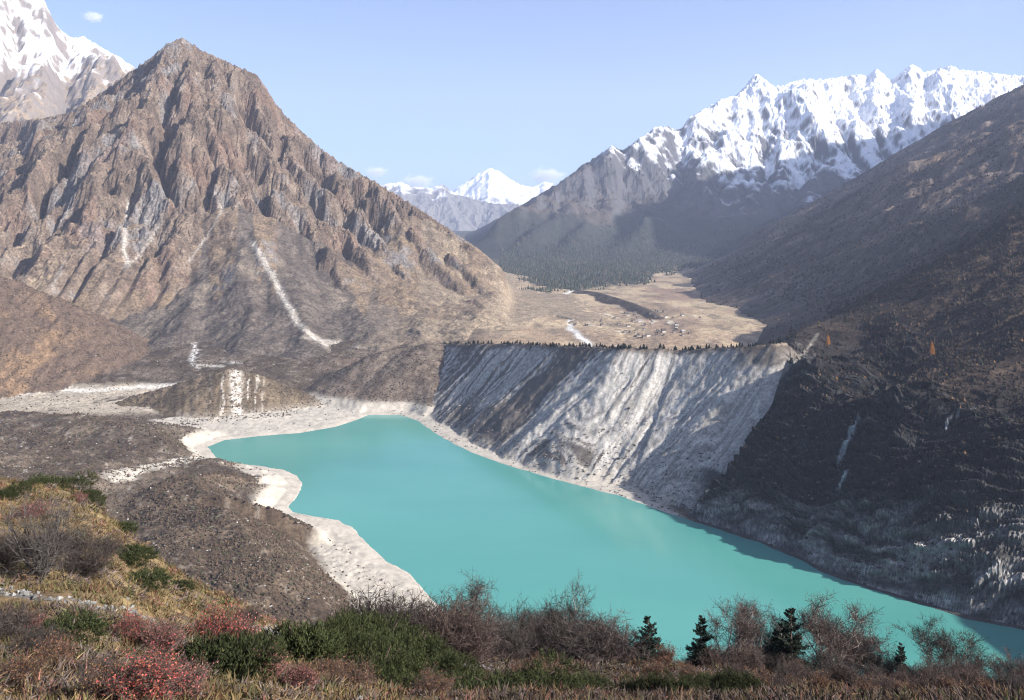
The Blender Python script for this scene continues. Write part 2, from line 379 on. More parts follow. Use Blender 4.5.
# water: one sheet a little larger than the shoreline, the basin pokes through it
m_water, nt, bs_ = nodes('milky turquoise glacier water')
bs_.inputs['Base Color'].default_value = (.075,.335,.305,1); bs_.inputs['Roughness'].default_value = .12; bs_.inputs['IOR'].default_value = 1.33
tc = N(nt,'ShaderNodeTexCoord'); mp = N(nt,'ShaderNodeMapping'); mp.inputs['Scale'].default_value = (1,1,1); mp2 = N(nt,'ShaderNodeMapping'); mp2.inputs['Scale'].default_value = (.35,1,1); mp2.inputs['Rotation'].default_value = (0,0,.9); nt.links.new(tc.outputs['Object'], mp2.inputs[0]); nt.links.new(tc.outputs['Object'], mp.inputs[0])
nz = N(nt,'ShaderNodeTexNoise', Scale=.6, Detail=4.0); nt.links.new(mp.outputs[0], nz.inputs['Vector'])
bp = N(nt,'ShaderNodeBump', Strength=.35, Distance=.12); nt.links.new(nz.outputs[0], bp.inputs['Height']); nt.links.new(bp.outputs[0], bs_.inputs['Normal'])
n2 = N(nt,'ShaderNodeTexNoise', Scale=.009, Detail=4.0); nt.links.new(mp2.outputs[0], n2.inputs['Vector'])
cr = N(nt,'ShaderNodeValToRGB'); cr.color_ramp.elements[0].position = .3; cr.color_ramp.elements[1].position = .7
cr.color_ramp.elements[0].color = (.060,.222,.198,1); cr.color_ramp.elements[1].color = (.080,.262,.226,1)
nt.links.new(n2.outputs[0], cr.inputs[0]); nt.links.new(cr.outputs[0], bs_.inputs['Base Color'])
wl = [(-420,1150),(-420,1330),(-80,1330),(260,1000),(760,700),(760,380),(0,380),(-260,600)]
link('lake', make_mesh('lake', [(x,y,0) for x,y in wl][::-1], None, [(0,i,i+1) for i in range(1,7)]), m_water, kind='structure', label='turquoise glacial lake')
# ================================================================== MOUNTAINS
def skel(X, Y, ridges, sl):
    """envelope: highest of the ridge crests, falling away at slope sl from each"""
    h = np.full(X.shape, -1e9)
    for r in ridges:
        pts, s = (r[0], r[1]) if isinstance(r, tuple) else (r, sl)
        d, zc, _, sd = poly_dist(X, Y, pts, True)
        if isinstance(r, tuple) and len(r) > 2: s = np.where(sd > 0, r[2], s)      # steeper on the side away from the sun
        h = np.maximum(h, zc - s*d)
    return h
def fit_skyline(X, Y, Z, sky, base, n=2, sm=3, use=None):
    """scale the relief column by column until its skyline runs where the mountain's does"""
    sx = np.array([p[0] for p in sky]); sy = np.array([p[1] for p in sky])
    for _ in range(n):
        c = colof(X, Y); py = rowof(Y, Z); lo, hi = int(sx[0]), int(sx[-1])
        k = np.arange(lo, hi+1, 2.0); f = np.ones(len(k))
        b = np.floor((c-lo)/2).astype(int); ok = (b >= 0) & (b < len(k)) & (Y > 0)
        if use is not None: ok &= use
        o = np.lexsort((py[ok], b[ok])); bb = b[ok][o]; first = np.unique(bb, return_index=True)
        yy = Y[ok][o][first[1]]; zz = Z[ok][o][first[1]]; ks = first[0]
        tz = HC + yy*(YH-np.interp(k[ks], sx, sy))/F
        f[ks] = np.clip((tz-base)/np.maximum(zz-base, 5), .4, 2.2)
        f = blur1(f, sm, 0)
        Z = base + (Z-base)*np.where(Z > base, np.interp(c, k, f), 1)
    return Z
def carve(h0, D, step, K, iters, K2, it2, rough, seed, X, Y, relaxt=2.2):
    """big valleys first on a coarse grid, then small gullies on the fine one"""
    hc = blur1(blur1(h0, step, 0), step, 1)[::step, ::step]
    hc, _ = erode(hc.copy(), D*step, K[::step, ::step] if hasattr(K, 'shape') else K, iters)
    ny, nx = h0.shape; fy, fx = np.meshgrid(np.arange(ny)/step, np.arange(nx)/step, indexing='ij')
    h = blur1(blur1(bil(hc, fy, fx), step//2, 0), step//2, 1)
    h = h + rough
    h, A = erode(h, D, K2, it2)
    return relax(h, D, relaxt, 3), A
def xy_grid(x0, x1, y0, y1, d):
    x = np.arange(x0, x1, d); y = np.arange(y0, y1, d); return np.meshgrid(x, y)

# ---------- brown rock pyramid on the left
D = 3.3
X, Y = xy_grid(-2500, 330, 1480, 3500, D)
P = lambda *l: [at_y(*c) for c in l]
SKY = [(-120,150),(-40,130),(0,122),(40,118),(70,112),(100,92),(128,72),(150,57),(165,44),(182,37),(192,44),(205,52),(228,62),(246,70),(258,76),(268,92),(282,112),(300,130),(325,152),(345,165),(372,180),(398,196),(425,213),(450,230),(480,250),(505,272),(520,284),(550,296),(575,300)]
ridges = [
 (P((182,37,2700),(205,52,2690),(246,70,2660),(262,90,2640),(290,122,2600),(330,155,2540),(372,180,2500),(425,213,2450),(480,250,2380),(520,284,2330),(560,300,2300)), .85),
 (P((182,37,2700),(150,57,2700),(128,72,2720),(100,92,2750),(70,112,2800),(40,118,2900),(-20,125,2950),(-120,140,3000)), .8),
 (P((182,37,2700),(195,75,2600),(212,130,2420),(228,180,2240),(238,205,2130)), .85, 1.3),
 (P((246,70,2660),(262,110,2560),(275,150,2430),(300,200,2250),(325,245,2080)), .8, 1.5),
 (P((268,100,2620),(300,150,2480),(335,200,2320),(355,240,2180)), .8, 1.5),
 (P((330,155,2540),(352,200,2380),(385,245,2230),(405,275,2130)), .7, 1.4),
 (P((372,180,2500),(400,215,2380),(430,250,2250)), .7, 1.3),
 (P((425,213,2450),(445,240,2350),(468,270,2230)), .6, 1.2),
 (P((128,72,2720),(110,120,2560),(95,180,2370),(92,230,2220),(98,262,2110)), .85, 1.9),
 (P((150,57,2700),(150,110,2540),(145,170,2360),(140,215,2220)), .85, 1.5),
 (P((165,60,2680),(178,120,2500),(185,170,2320)), .9, 1.5),
 (P((205,60,2680),(232,110,2520),(250,150,2400)), .85, 1.4),
 (P((70,112,2800),(58,128,2650),(52,155,2560),(42,185,2450),(20,222,2320),(22,250,2220)), .85, 2.2),
 (P((-20,125,2950),(-30,170,2700),(-40,215,2450),(-40,260,2200)), .6, .8),
 (P((-120,140,3000),(-140,200,2600),(-150,260,2150)), .7),
]
env = skel(X, Y, ridges, .8)
# the dark triangular spur and the screes below the cliffs
cone = skel(X, Y, [(P((238,205,2130),(246,240,1990),(250,290,1790),(252,338,1600)), .52), (P((238,205,2130),(290,270,1900),(318,335,1620)), .55), (P((238,205,2130),(205,270,1920),(185,318,1700)), .5)], .5)
fan = skel(X, Y, [(P((150,262,2030),(120,290,1880),(110,300,1820)), .5), (P((100,275,2010),(60,292,1900)), .5), (P((430,305,1980),(420,330,1700)), .36), (P((350,300,1900),(380,335,1650)), .42), (P((490,288,2150),(470,330,1720)), .34), (P((530,286,2330),(515,318,1900)), .26), (P((300,262,2050),(270,335,1620)), .45), (P((30,262,2120),(0,318,1650)), .36), (P((205,240,2100),(160,300,1830)), .5)], .5)
apron = np.interp(Y, [1480,1600,1750,2400,3500], [14,40,50,44,40])-6
wn = fbm(X/360, Y/360, 3, 101)*70 + fbm(X/120, Y/120, 4, 100)*40 + (ridged(X/210, Y/210, 4, 102)-.4)*60
h0 = np.maximum(env + wn*sst(100, 420, env), apron)
mk = sst(90, 330, env)
rough = (fbm(X/60, Y/60, 5, 117, .6)*26 + (ridged(X/85+fbm(X/70,Y/70,2,118)*.5, Y/85, 4, 104, .55)-.4)*26)*mk
h, A = carve(h0, D, 5, .030*sst(60,300,env)+.003, 40, .030*mk+.003, 7, rough, 1, X, Y, 2.4)
Xw, Yw = X + fbm(X/170,Y/170,3,119)*55 + fbm(X/50,Y/50,3,98)*14, Y + fbm(X/170,Y/170,3,120)*45
cone = skel(Xw, Yw, [(P((238,205,2130),(246,240,1990),(250,290,1790),(252,338,1600)), .50), (P((238,205,2130),(285,270,1900),(312,335,1620)), .52), (P((238,205,2130),(205,270,1920),(185,318,1700)), .48)], .5)
fan = skel(Xw, Yw, [(P((150,262,2030),(120,290,1880),(110,300,1820)), .45), (P((100,275,2010),(60,292,1900)), .45), (P((430,305,1980),(420,330,1700)), .33), (P((350,300,1900),(380,335,1650)), .38), (P((490,288,2150),(470,330,1720)), .30), (P((500,274,2350),(530,289,2250),(565,302,2120),(592,313,1950)), .24), (P((425,215,2450),(455,234,2410),(482,252,2380),(518,282,2330),(556,298,2250),(592,312,2000)), .42), (P((300,262,2050),(270,335,1620)), .42), (P((30,262,2120),(0,318,1650)), .34), (P((205,240,2100),(160,300,1830)), .45)], .5)
pxg = colof(X, Y)
talus = apron + np.interp(pxg, [-60,20,70,200,240,420,470,515,560], [.46,.44,.34,.34,.27,.19,.11,.06,.03])*np.clip(Y-1640+fbm(X/90,Y/90,4,115)*26, 0, None)
talus = np.minimum(talus, np.interp(pxg, [-60,20,80,150,240,420,470,515,560], [420,380,215,240,230,150,110,62,30]))
def smax(*a, k=9.0):
    m = np.max(np.stack(a), 0); return m + k*np.log(sum(np.exp((q-m)/k) for q in a)) - k*math.log(len(a))*.5
soft = smax(cone, fan, talus); soft = blur1(blur1(soft, 6, 0), 6, 1); rill = ridged(Xw/30, Yw/70, 4, 97); soft = soft - np.clip(rill, 0, 1)*3.0 + fbm(X/26,Y/26,3,96)*2
soft = np.where(soft > apron+3, soft, -50) + fbm(X/50, Y/50, 4, 103)*6
rockk = h.copy()
h = np.maximum(h, soft)
h = h + ((ridged(X/24, Y/24, 3, 113, .6)-.4)*7 + (ridged(X/9.5, Y/9.5, 2, 114, .6)-.4)*4.5)*mk*(h > soft+2)
h = fit_skyline(X, Y, h, SKY, 60)
cr_ = ridged(X/60+fbm(X/90,Y/90,2,7), Y/60, 3, 105)
st_, nx_, ny_, nz_ = slope_of(X, Y, h)
px, py = colof(X, Y), rowof(Y, h)
n1 = fbm(X/200, Y/200, 5, 106); n2 = fbm(X/40, Y/40, 5, 107); n3 = fbm(X/12, Y/12, 3, 108)
rock = mix([.115,.082,.060], [.205,.150,.108], sst(-.3,.35,n2+n1*.6)); rock = mix(rock, [.165,.160,.160], sst(.05,.35,n1+n2*.5)*.7)
rock = mix(rock, [.185,.108,.074], sst(.05,.35,fbm(X/120,Y/120,4,109))*.45)
turf = mix([.235,.165,.100], [.165,.118,.076], sst(-.3,.3,n2+n3*.5))
isturf = sst(1.05, .62, st_+n2*.35)
col = mix(rock, turf, isturf*np.clip(.85+.3*n1, 0, 1))
sc_ = (h <= soft+2)
scree = mix([.088,.070,.058], [.128,.102,.082], sst(-.3,.4,n2+n3)); scree = mix(scree, [.20,.16,.118], sst(.12,.4,n1+n2*.4)*.6)
scree = mix(scree, mix([.27,.205,.135],[.18,.13,.088],sst(-.2,.3,n1+n2)), sst(330,480,px+n1*60))
col = np.where(sc_[..., None], scree, col)
col = mix(col, [.30,.23,.155], sst(470,520,px+n1*30)*sst(130,80,h)*.8)
col = mix(col, mix([.30,.225,.145],[.24,.18,.12],sst(-.3,.3,n2)), sst(66,36,px+n1*20)*np.maximum(sst(1.2,.7,st_), sc_)*.9)
# pale debris chutes down the screes
def chute(pts, w, c, k=1):
    global col
    t = np.interp(py, [p[1] for p in pts], [p[0] for p in pts]); ww = np.interp(py, [pts[0][1], pts[-1][1]], w)
    m = np.exp(-((px-t-n2*2.5)/ww)**2)*sst(pts[0][1]-4, pts[0][1]+3, py)*sst(pts[-1][1]+4, pts[-1][1]-2, py)*(Y < 2450)
    col = mix(col, c, np.clip(m*1.2*k, 0, 1))
chute([(253,242),(268,268),(285,300),(300,326),(325,345)], (3.0,3.4), [.42,.375,.315])
chute([(310,338),(330,341),(350,349)], (9,14), [.46,.41,.34], .6)
chute([(160,225),(140,255),(125,268)], (1.5,2), [.38,.33,.28], .7); chute([(128,200),(124,250),(128,266)], (1.2,2.4), [.40,.36,.31], .8)
chute([(65,262),(52,285)], (1.2,1.6), [.36,.32,.27], .7); chute([(212,190),(222,210),(205,240),(188,262)], (1.1,1.4), [.33,.29,.25], .7)
col = (col*.86 + col.mean(-1, keepdims=True)*.14)*.84
m_rock = terrain_mat('weathered brown rock', 5, 30, 5, .55)
h = h - 30*sst(3, .5, h-apron)
link('mountain', make_mesh('mountain', np.stack([X,Y,h],-1), grid_quads(*X.shape), col=col, smooth=False), m_rock, kind='structure', label='brown rocky pyramid peak with scree slopes')

# ---------- snow peak behind it, far left
D = 10.0
X, Y = xy_grid(-4300, -900, 3300, 6400, D)
SKY2 = [(-140,-80),(-60,-70),(0,-40),(30,-12),(45,2),(50,14),(58,28),(70,38),(84,37),(100,47),(118,57),(130,65),(160,90),(210,130)]
env = skel(X, Y, [(P((-140,-80,5400),(0,-40,5300),(30,-12,5250),(45,2,5200),(58,28,5150),(84,37,5100),(130,65,4950),(200,125,4700)), .8),
   (P((0,-40,5300),(-10,20,4900),(-30,60,4600),(-40,110,4000)), .75), (P((58,28,5150),(40,60,4750),(30,100,4200),(20,130,3800)), .7),
   (P((100,47,5050),(92,75,4750),(80,105,4300),(70,130,3900)), .65), (P((-140,-80,5400),(-130,40,4500),(-140,120,3800)), .8)], .8)
env = env + fbm(X/300, Y/300, 5, 121)*110
env = np.maximum(env,100); mk = sst(200,500,env); h, A = carve(env, D, 3, .026, 30, .018, 5, (fbm(X/130,Y/130,5,127,.6)*55+(ridged(X/240,Y/240,4,128)-.4)*50)*mk, 1, X, Y, 1.7)
h = h + (ridged(X/90, Y/90, 4, 122, .6)-.4)*26*sst(300,700,h)
h = fit_skyline(X, Y, h, SKY2, 100)
st_, nx_, ny_, nz_ = slope_of(X, Y, h); py = rowof(Y, h); px = colof(X, Y)
n1 = fbm(X/300, Y/300, 5, 123); n2 = fbm(X/60, Y/60, 4, 124)
col = mix([.20,.155,.110], [.29,.22,.150], sst(-.3,.3,n1+n2)); col = mix(col, [.17,.15,.14], sst(.95,1.5,st_+n2*.5)*.8)
snow = sst(-12, 12, (np.interp(px,[-100,0,60,130],[76,84,76,60]) - py) + (n1*60+n2*45) - st_*5)*sst(2.3,1.5,st_+n2*.6)

col = mix(col, [.82,.83,.85], snow)
m_snow = terrain_mat('rock and snow', 14, 90, 12, .12, .8)
link('mountain', make_mesh('mountain', np.stack([X,Y,h],-1), grid_quads(*X.shape), col=col, smooth=False), m_snow, kind='structure', label='snow-capped peak behind the brown pyramid')

# ---------- snow range across the valley on the right
D = 11.0
X, Y = xy_grid(-700, 5600, 4300, 8300, D)
SKY3 = [(455,240),(465,235),(490,222),(520,205),(545,190),(562,180),(580,166),(600,153),(612,145),(622,150),(640,137),(655,127),(668,126),(678,130),(690,116),(705,108),(720,99),(735,95),(745,84),(755,73),(765,80),(775,87),(800,79),(820,79),(840,77),(858,74),(866,76),(876,68),(890,80),(905,68),(912,64),(925,72),(940,67),(952,66),(962,70),(980,71),(1000,74),(1024,76),(1060,70),(1120,55),(1180,30)]
R = [(P((455,240,5300),(520,205,5700),(562,180,6000),(612,145,6400),(655,127,6700),(690,116,6950),(720,99,7150),(755,73,7400),(800,79,7450),(840,77,7500),(876,68,7500),(912,64,7500),(952,66,7500),(1024,76,7400),(1120,55,7300),(1300,0,7100)), .75),
 (P((612,145,6400),(590,180,6050),(560,210,5600),(520,240,5150),(505,255,4900)), .6),
 (P((690,116,6950),(660,140,6600),(630,175,6150),(590,215,5600),(560,250,4950)), .62),
 (P((755,73,7400),(735,120,6900),(700,165,6250),(660,205,5700),(615,250,4850)), .65),
 (P((800,79,7450),(790,130,6900),(770,180,6250),(720,225,5500),(690,255,4850)), .65),
 (P((876,68,7500),(850,125,6900),(825,170,6300),(790,215,5600)), .65),
 (P((912,64,7500),(905,110,7000),(885,160,6400),(850,220,5500)), .65),
 (P((1024,76,7400),(985,120,6900),(950,180,6200)), .65), (P((1120,55,7300),(1080,140,6600),(1050,220,5600)), .65)]
env = skel(X, Y, R, .65)
base = np.interp(Y, [4300,4700,5200,6000,9000], [20,60,110,200,300])
env = np.maximum(env + (fbm(X/900, Y/900, 3, 130)*170 + fbm(X/380, Y/380, 5, 131)*110)*sst(100,500,env), base)
mk = sst(60,300,env-base); rough = (fbm(X/240,Y/240,5,137,.6)*75+(ridged(X/420+fbm(X/300,Y/300,2,139)*.6,Y/420,4,138)-.4)*60)*mk
h, A = carve(env, D, 5, .024*mk+.002, 30, .012*mk+.002, 4, rough, 1, X, Y, 1.7)
h = h + (ridged(X/110, Y/110, 4, 132, .6)-.4)*34*sst(200,700,h)
h = fit_skyline(X, Y, h, SKY3, 60)
st_, nx_, ny_, nz_ = slope_of(X, Y, h); py = rowof(Y, h); px = colof(X, Y)
n1 = fbm(X/420, Y/420, 5, 133); n2 = fbm(X/80, Y/80, 5, 134)
col = mix([.042,.037,.034], [.085,.071,.060], sst(-.3,.3,n1+n2)); col = mix(col, [.090,.089,.092], sst(.8,1.2,st_)*.8)
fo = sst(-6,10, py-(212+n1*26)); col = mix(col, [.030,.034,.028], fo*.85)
line = np.interp(px, [455,560,620,680,740,800,900,1100], [118,136,150,166,182,186,184,176])
snow = sst(-13, 13, line - py + n1*46 + n2*30 - (st_-.8)*10)*sst(2.5,1.5,st_+n2*.9+.0*n1)*sst(.55,.25,fbm(X/130,Y/130,5,145)*.9+st_*.18)
snow = np.maximum(snow, sst(-4,6, line-52-py+n2*25)*sst(2.6,1.7,st_+n2*.7)*sst(640,740,px))
gul = sst(5.0e4, 3e5, A)*sst(-30, 40, 205-py+n1*20)*sst(.9,.6,st_)*.8
col = mix(col, [.82,.83,.86], np.clip(np.maximum(snow, gul*0), 0, 1))
m_snow2 = terrain_mat('snow range rock', 18, 120, 16, .12, .8)
link('mountain', make_mesh('mountain', np.stack([X,Y,h],-1), grid_quads(*X.shape), col=col, smooth=False), m_snow2, kind='structure', label='long snow-covered range with blue shaded lower flank')
rangeT = (h, -700, 4300, 11.0)

# ---------- hazy ridge and lone snow pyramid at the head of the valley
for (x0,x1,y0,y1,D,sky,rr,snl,lab,sd) in (
  (-3600,1400,12000,15500,26.0,[(330,192),(385,184),(400,182),(412,187),(430,188),(442,184),(455,194),(470,198),(490,203),(540,206),(570,214)],
   [(P((330,192,13800),(385,184,14000),(442,184,14000),(490,203,13800),(570,214,13600)),.55),(P((400,182,14000),(405,215,13000),(410,245,12300)),.5),(P((442,184,14000),(455,212,13200),(465,245,12300)),.5),(P((350,190,13900),(360,225,12800)),.5),(P((500,204,13800),(520,235,12700)),.5)], 188, 'hazy blue ridge closing the valley', 141),
  (-3200,2600,18500,22500,32.0,[(380,215),(400,196),(425,188),(445,196),(458,186),(470,178),(480,172),(490,168),(500,172),(508,178),(520,185),(532,187),(545,181),(560,188),(600,205)],
   [(P((380,215,20500),(425,188,20600),(458,186,20600),(490,168,20600),(520,185,20600),(545,181,20700),(600,205,20500)),.6),(P((490,168,20600),(482,195,19700),(470,225,18900)),.6),(P((490,168,20600),(510,200,19600),(520,230,18800)),.6),(P((425,188,20600),(430,220,19000)),.6)], 203, 'lone snow pyramid far down the valley', 151)):
    X, Y = xy_grid(x0, x1, y0, y1, D)
    env = skel(X, Y, rr, .6) + fbm(X/700, Y/700, 5, sd)*130
    h, A = erode(np.maximum(env, -200), D, .012, 16); h = relax(h, D, 1.4, 3)
    h = h + (ridged(X/240, Y/240, 3, sd+1)-.4)*50
    h = fit_skyline(X, Y, h, sky, -200)
    py = rowof(Y, h); n2 = fbm(X/170, Y/170, 4, sd+2); st_ = slope_of(X, Y, h)[0]
    col = np.broadcast_to(np.array([.16,.15,.14]), X.shape+(3,))
    col = mix(col, [.84,.85,.87], sst(-6,5,snl-py+n2*22-(st_-.8)*6))
    link('mountain', make_mesh('mountain', np.stack([X,Y,h],-1), grid_quads(*X.shape), col=col, smooth=False), m_snow2, kind='structure', label=lab)

# ---------- long dark slope on the right, cliffs at the lake
BASE = [RIGHT_SHORE[-1], *RIGHT_SHORE[::-1][1:]] + [at_z(740,440,62), at_z(778,378,118), (318,1010,135), (372,1180,120), (452,1500,78), (541,1854,58), (560,2150,52), (531,2400,50), (588,2700,46), (622,2950,44), (700,3400,42), (745,3800,40), (700,4300,40)]
D = 6.0
X, Y = xy_grid(90, 3500, 420, 4500, D)
d, zb, s, side = poly_dist(X, Y, BASE, True); d = np.where(side > 0, d, -d) + (fbm(X/36,Y/36,4,158)*16)*sst(860,900,Y)*sst(1100,1000,Y)
zbY = np.interp(Y, [0,838,880,950,1010,1180,1500,1854,2150,2400,2700,2950,3400,5000], [0,0,45,118,138,120,78,58,52,50,46,44,42,42])
nearw = sst(1400, 1000, Y)
cliff = np.interp(d, [-200,0,20,70,115,400], [-700,0,22,80,122,500])
zn = np.minimum(zbY + cliff, 116 + .42*np.maximum(d-105,0) + .12*np.clip(Y-860,0,None) + fbm(X/90,Y/90,3,159)*12)
pf = np.interp(d, [-200,0,60,200,700,2500,5000], [-260,0,20,96,372,1400,2500])
env = blur1(blur1(zn*nearw + (zbY+pf)*(1-nearw), 5, 0), 5, 1)
# oblique spurs running down towards the valley
u = (X*.86 - Y*.50); v = (X*.5+Y*.86)
spur = ridged(v/430+fbm(X/600,Y/600,2,160)*.5, u/2600, 3, 161)
env = env + (spur-.45)*105*sst(60,500,d)*sst(1100,1700,Y) + fbm(X/170, Y/170, 5, 162)*30*sst(100,400,d)
end = np.clip((Y-X*.02-3700), 0, None); env = env - end*.75
h, A = erode(env, D, .010*sst(20,200,d)+.0005, 16)
slopeT = h; slope0 = (90., 420., D)
SKY4 = [(688,274),(696,266),(710,258),(750,233),(800,208),(850,180),(900,150),(950,121),(1000,95),(1024,84),(1100,52),(1150,30)]
def slope_z(x, y):
    x = np.asarray(x, float); y = np.asarray(y, float)
    z = bil(slopeT, (y-slope0[1])/D4, (x-slope0[0])/D4)
    return z
D4 = D
cols = np.arange(618, 1150, 1.3); rows = np.exp(np.concatenate([np.arange(math.log(455), math.log(960), .0016), np.arange(math.log(960), math.log(4300), .0027)]))
Yd = np.repeat(rows[:, None], len(cols), 1); Xd = Yd*(cols[None]-CX)/F
slopeT = fit_skyline(X, Y, slopeT, SKY4, 45, use=(Y > 2200) & (X > 0)) if False else slopeT
Zd = slope_z(Xd, Yd)
Z0 = Zd.copy()
Zd = fit_skyline(Xd, Yd, Zd, SKY4, 200, n=2, sm=6)
ratio = None
d, zb, s, side = poly_dist(Xd, Yd, BASE, True); d = np.where(side > 0, d, -d)
nw = sst(1150, 900, Yd-Xd*.12); clf = nw*sst(4,20,d)*sst(190,120,d)
st1 = s*.9 + Zd*1.6
strata = ridged(s/110+fbm(Xd/80,Yd/80,3,163)*.6, (Zd+s*.16+fbm(Xd/70,Yd/70,3,173)*12)/11, 5, 164, .62)
bedw = (Zd+s*.20+fbm(Xd/90,Yd/90,3,173)*14)
beds = ridged(s/75+fbm(s/40,Zd/40,2,178)*.6, bedw/6.5, 4, 179, .6)
dn_ = clf*((strata-.4)*13 + (beds-.4)*9 + fbm(s/24,Zd/14,4,165)*5 + fbm(s/7,Zd/5,3,185)*2.2)
Xo, Yo = Xd - .55*dn_, Yd - .55*dn_
Zd = Zd + .62*dn_ + clf*fbm(Xd/75,Yd/75,3,174)*22
for bx, by, br, bh in ((362,690,34,26),(330,700,26,12),(268,735,24,12),(232,790,26,12),(420,668,40,18)):
    Zd = Zd + bh*np.exp(-((Xd-bx)**2+(Yd-by)**2)/br**2)*sst(2,16,d)
bench = np.exp(-((Xd-330)/60)**2 - ((Yd-655)/42)**2)
Zd = Zd + fbm(Xd/10, Yd/10, 3, 166)*1.4*sst(3,25,d)*sst(2200,1100,Yd) + fbm(Xd/40,Yd/40,4,167)*7*sst(100,260,d)
Zd = np.where((d < 22) & (Yd < 900), np.minimum(Zd, np.maximum(d*1.7+fbm(Xd/13,Yd/13,3,180)*7, -30)), Zd)
px, py = colof(Xd, Yd), rowof(Yd, Zd)
st_, nx_, ny_, nz_ = slope_of(Xd, Yd, Zd)
n1 = fbm(Xd/180, Yd/180, 5, 168); n2 = fbm(Xd/30, Yd/30, 4, 169); n3 = fbm(Xd/8, Yd/8, 3, 170)
col = mix([.026,.019,.015], [.066,.046,.032], sst(-.35,.4,n1+n2*.7))
farc = mix([.080,.062,.052], [.140,.108,.086], sst(-.3,.35,n1+.5*fbm(v[0,0]*0+(Xd*.5+Yd*.86)/60,(Xd*.86-Yd*.5)/600,4,171)))
col = mix(col, farc, sst(1300,2300,Yd))
rb = ridged((Xd*.86-Yd*.50)/900, (Xd*.5+Yd*.86)/110, 4, 177); farc = mix(farc, farc*1.75, sst(.45,.8,rb)*.7); farc = mix(farc, farc*.5, sst(.25,.0,rb)*.7); col = mix(col, farc, sst(1300,2300,Yd))  # light and dark rib streaks painted in, standing for light on the spurs
wood = sst(-14,14, py-np.interp(px,[680,760,820,900,1024],[262,262,245,225,200])+n1*34)*sst(1500,1900,Yd)
col = mix(col, [.034,.032,.026], wood*.7*sst(-.3,.2,n2+n1))
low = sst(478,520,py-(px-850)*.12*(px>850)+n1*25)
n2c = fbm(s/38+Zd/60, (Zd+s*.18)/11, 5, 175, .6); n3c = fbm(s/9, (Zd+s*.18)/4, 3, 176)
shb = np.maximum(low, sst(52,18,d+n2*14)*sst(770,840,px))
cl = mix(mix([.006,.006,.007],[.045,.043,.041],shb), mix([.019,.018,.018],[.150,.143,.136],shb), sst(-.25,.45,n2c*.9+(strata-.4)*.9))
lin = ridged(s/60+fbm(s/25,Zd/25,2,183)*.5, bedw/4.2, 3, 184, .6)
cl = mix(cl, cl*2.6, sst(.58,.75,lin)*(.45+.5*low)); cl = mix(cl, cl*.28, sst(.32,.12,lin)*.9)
cl = mix(cl, [.26,.245,.225], sst(.26,.55,n3c*.5+n2c*.9)*(.08+.22*low))
pale = np.exp(-((px-955)/48)**2-((py-562-(px-955)*.12)/20)**2)
cl = mix(cl, [.27,.255,.235], np.clip(pale*1.3,0,1)*sst(1005,970,px)*sst(-.15,.35,n2c+n3c*.6+.05))
pale2 = np.exp(-((px-775)/45)**2-((py-520-(px-775)*.42)/13)**2)
cl = mix(cl, [.30,.285,.265], np.clip(pale2*1.2,0,1)*sst(-.1,.35,n2c+n3c*.5))
cl = mix(cl, [.20,.19,.18], sst(5,1,d+n2*4)*.4*sst(-.2,.3,n3c))
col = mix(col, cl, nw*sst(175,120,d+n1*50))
for (a, b, w_) in (((858,418),(838,462),4.0),((848,470),(838,490),2.2),((962,410),(948,424),2.4)):
    dd = poly_dist(px, py, [(a[0],a[1],0),(b[0],b[1],0)]); col = mix(col, [.42,.44,.46], sst(w_*.8,w_*.1,dd+n3*2.2+n2c*2)*(Yd < 1100)*.75)
# straw patch high on the slope
pt = np.exp(-((px-937)/14)**2-((py-158-(px-937)*-.3)/3)**2); col = mix(col, [.30,.20,.12], np.clip(pt*1.3,0,1)*sst(-.3,.3,n2))
# pale dirt track
dd = poly_dist(px, py, [(818,334,0),(806,352,0),(790,366,0),(774,384,0)]); col = mix(col, [.26,.235,.20], sst(2.4,.6,dd+n3*1.5+n2)*(Yd < 1500)*.55)
m_slope = terrain_mat('dark scrub slope', 3.0, 22, 3.0, .5)
keep = Zd
link('hillside', make_mesh('hillside', np.stack([Xo,Yo,Zd],-1), grid_quads(*Xd.shape), col=col, smooth=False), m_slope, kind='structure', label='long dark scrub-covered slope falling to lake cliffs')
slopeD = (Zd, cols, rows)
def slope_zz(x, y):
    return bil(Zd, np.interp(np.log(y), np.log(slopeD[2]), np.arange(len(slopeD[2]))), (colof(x,y)-618)/1.3)

# ---------- massif outside the frame on the right; its shadow lies on the snow range
D = 40.0
X, Y = xy_grid(2500, 8000, 2600, 7600, D)
env = skel(X, Y, [[(5600,2900,3000),(5400,3500,3200),(5300,4400,3000),(5300,5300,2550),(5500,6300,2100)]], 1.05) + fbm(X/500,Y/500,4,181)*120
h, A = erode(np.maximum(env,0), D, .01, 10)
col = mix(np.broadcast_to(np.array([.15,.125,.10]), X.shape+(3,)), [.82,.83,.85], sst(1300,1600,h+fbm(X/200,Y/200,4,182)*300))
link('mountain', make_mesh('mountain', np.stack([X,Y,h],-1), grid_quads(*X.shape), col=col, smooth=False), m_snow2, kind='structure', label='snow-topped massif beyond the dark slope')

# ---------- spur of the near slope outside the frame on the right; it shades the corner of the lake
X, Y = xy_grid(380, 1500, 120, 900, 8.0)
h = skel(X, Y, [[(560,250,120),(620,380,165),(680,440,215),(820,500,300),(1100,520,420)]], .9) + fbm(X/60,Y/60,4,191)*14
link('hillside', make_mesh('hillside', np.stack([X,Y,np.maximum(h,-25)],-1), grid_quads(*X.shape), col=np.broadcast_to(np.array([.06,.05,.04]), X.shape+(3,))), m_slope, kind='structure', label='dark spur right of the lake corner')
